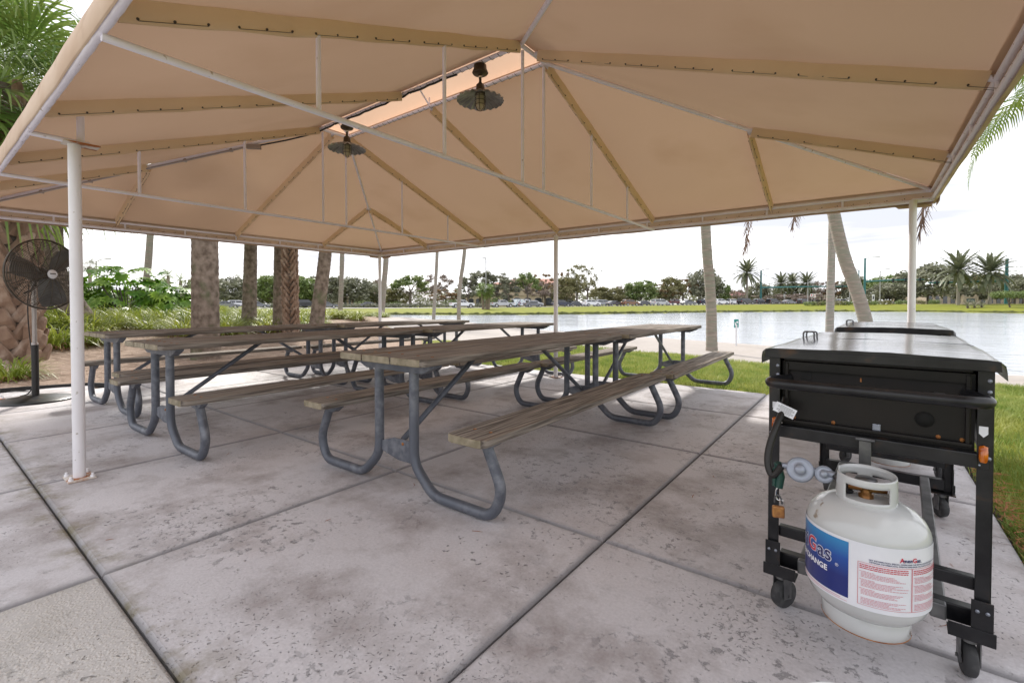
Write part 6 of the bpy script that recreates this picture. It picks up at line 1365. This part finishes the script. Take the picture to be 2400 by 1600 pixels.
mast(2062, 636, 150, 'grey street lamp with a curved arm right of the tallest teal mast', mt='greypole', lamp_=(2080, 630), r=.13, name='street_lamp', catg='street lamp')
mast(1893, 655, 150, 'pale grey street lamp pole right of the three date palms', mt='greypole', r=.11, name='street_lamp', catg='street lamp')
mast(1139, 608, 125, 'thin tall light pole rising above the bushy palm pair', mt='greypole', lamp_=(1135, 605), r=.13, name='street_lamp', catg='street lamp')
mast(1408, 639, 150, 'thin tall light pole standing above the silver minivan', mt='greypole', lamp_=(1412, 634), r=.12, name='street_lamp', catg='street lamp')
mast(227, 612, 110, 'dark signal pole and lamp arm above the big leaved bush by the thick post', mt='greypole', lamp_=(256, 607), r=.16, name='street_lamp', catg='street lamp')
mast(1706, 661, 190, 'utility pole left of the lone date palm', mt='greypole', r=.14, name='utility_pole', catg='pole')
mast(1737, 663, 190, 'utility pole touching the left side of the lone date palm', mt='greypole', r=.12, name='utility_pole', catg='pole')
def signpost(u, v0, v1, d, w, colr, label, mark=None):
    p = at(u, d); z = gz(p); t_ = empty('road_sign', (p.x, p.y, z), 0, label, 'sign'); zt, zb = zat(v0, d)-z, zat(v1, d)-z; MB().tube([(0, 0, -.1), (0, 0, zt)], .05, 6).build('pole', M['greypole'], t_)
    s_ = MB(); s_.box(Vector((0, 0, (zt+zb)/2))-FW*.06, (w, .03, zt-zb), YAW, 0, None, .02); o = s_.build('sign_panel', colr, t_)
    if mark: s_ = MB(); s_.box(Vector((0, 0, (zt+zb)/2))-FW*.085, (w*.45, .01, (zt-zb)*.5), YAW); s_.build('symbol', mark, o)
signpost(1838, 689, 696, 145, .6, M['greypole'], 'small grey sign below the left of the three date palms')
signpost(1901.5, 688.5, 695, 145, .9, M['white'], 'white square sign with a red mark right of the pale lamp pole', M['redink'])
signpost(1909, 689, 697, 146, .6, M['white'], 'white and yellow sign next to the red marked sign', M['amber'])
signpost(1431, 683, 705, 148, .75, M['white'], 'tall narrow white and grey panel sign behind the white sedan', M['greypole'])
signpost(2046, 690, 705, 125, .7, M['white'], 'small white sign with a dark symbol by the foot of the tallest teal mast', M['sigblack'])
signpost(2014, 695, 702, 140, .5, M['white'], 'small pale sign beside the slender teal mast')
# stone entrance sign
p = at(2272, 112); z_ = gz(p); es = empty('entrance_sign', (p.x, p.y, z_), YAW, 'cream stone entrance sign with a dark green panel between two pillars', 'sign')
zt = zat(693, 112)-z_; mb = MB(); mb.box((0, 0, zt*.42), (2.6, .5, zt*.85)); mb.build('wall', M['stucco'], es)
for s_ in (-1, 1): mb = MB(); mb.box((s_*1.55, 0, zt*.48), (.6, .62, zt*.96)); mb.lathe([(.36, zt*.96), (.38, zt), (.25, zt*1.04), (.2, zt*1.1), (0, zt*1.18)], (s_*1.55, 0, 0), 12); mb.build('pillar', M['stucco'], es)
mb = MB(); mb.box((0, -.27, zt*.46), (2.0, .03, zt*.42), 0, 0, None, .02); o = mb.build('panel', mat('dark_green_panel', (.03, .07, .06), .4), es); mb = MB(); mb.box((0, -.292, zt*.46), (1.3, .01, .10)); mb.build('lettering', M['whiteink'], o)
# ------------------------------------------------------------------ buildings
def building(name, label, u0, u1, d, vroof, veave, wallm, roofm, arches=0, storeys=1, dep=14, flat=False, wins=6):
    a, b_ = at(u0, d), at(u1, d); p = (a+b_)/2; z = gz(p); L_ = (b_-a).length; t_ = empty(name, (p.x, p.y, z), YAW, label, 'building'); he = zat(veave, d)-z; hr = zat(vroof, d)-z
    mb = MB(); mb.box((0, dep/2, he/2-.3), (L_, dep, he+.6)); w = mb.build('wall', wallm, t_)
    mb = MB(); e = .6
    if flat: mb.box((0, dep/2, (he+hr)/2), (L_+.5, dep+.5, max(.3, hr-he)))
    else:
        hw = min(L_/2-.5, dep/2); mb.add([(-L_/2-e, -e, he), (L_/2+e, -e, he), (L_/2+e, dep+e, he), (-L_/2-e, dep+e, he), (-L_/2+hw, dep/2, hr), (L_/2-hw, dep/2, hr)], [(0, 1, 5, 4), (1, 2, 5), (2, 3, 4, 5), (3, 0, 4), (3, 2, 1, 0)])
    mb.build('roof', roofm, t_)
    n = wins; hs = he/storeys
    for s_ in range(storeys):
        for k in range(n):
            x = -L_/2+L_*(k+.5)/n; ww = L_/n*.55; z0 = hs*s_+(.3 if s_ == 0 else hs*.25); z1 = hs*s_+hs*.78
            fr = Matrix.Translation((x, -.03, 0))@Matrix.Rotation(pi/2, 4, 'X'); mb = MB()
            if arches and s_ == 0: q = ww*.62; poly = [(-q, z0), (q, z0), (q, z1-q*.55)]+[(q*cos(R(g)), z1-q*.55+q*.55*sin(R(g))) for g in range(15, 180, 15)]+[(-q, z1-q*.55)]
            else: poly = [(-ww/2, z0), (ww/2, z0), (ww/2, z1), (-ww/2, z1)]
            mb.prism(poly, .06, fr); o = mb.build('arch_opening' if arches and s_ == 0 else 'window', M['window'], t_)
            if not (arches and s_ == 0): s2 = MB(); s2.box((x, -.10, z0-.06), (ww+.2, .14, .12)); s2.build('sill', wallm, o)
    if storeys > 1: mb = MB(); mb.box((0, -.12, hs), (L_+.1, .24, .35)); mb.build('cornice', wallm, t_)
    return t_
building('office_building', 'two storey cream building with red tiled roof and ground floor arches behind the trees', 1150, 1348, 168, 650, 666, M['stucco'], M['rooftile'], 1, 2, 18, wins=8)
building('arcade_building', 'low cream arcade with small arches left of the red roofed building', 1078, 1148, 150, 689, 694, M['stucco'], M['stucco2'], 1, 1, 8, True, 4)
building('shop_building', 'small shop with a steep red roof right behind the far corner post', 868, 910, 150, 676, 694, M['stucco2'], M['rooftile'], 0, 1, 10, wins=4)
building('shop_building', 'low tan shop front behind the hedge left of the far corner post', 805, 866, 160, 692, 697, M['stucco2'], M['stucco2'], 0, 1, 10, True, 6)
building('shop_building', 'low tan building behind the palm trunk that leans right', 690, 770, 155, 688, 695, M['stucco2'], M['rooftile'], 0, 1, 10, wins=6)
building('barn_building', 'maroon roofed building left of the first signal mast', 1722, 1756, 195, 681, 692, M['stucco2'], mat('maroon_roof', (.20, .07, .07), .8), 0, 1, 12, wins=3)
building('shop_building', 'long low tan building behind the three date palms', 1770, 1945, 205, 690, 697, M['stucco2'], M['stucco2'], 0, 1, 14, True, 10)
building('shop_building', 'long pale shop row behind the big spreading oak at the right', 2170, 2420, 175, 676, 688, M['stucco'], M['stucco2'], 0, 1, 16, True, 14)
building('utility_box', 'small cream utility building left of the small white SUV', 1698, 1711, 150, 687, 690, M['stucco'], M['stucco2'], 0, 1, 3, True, 1)
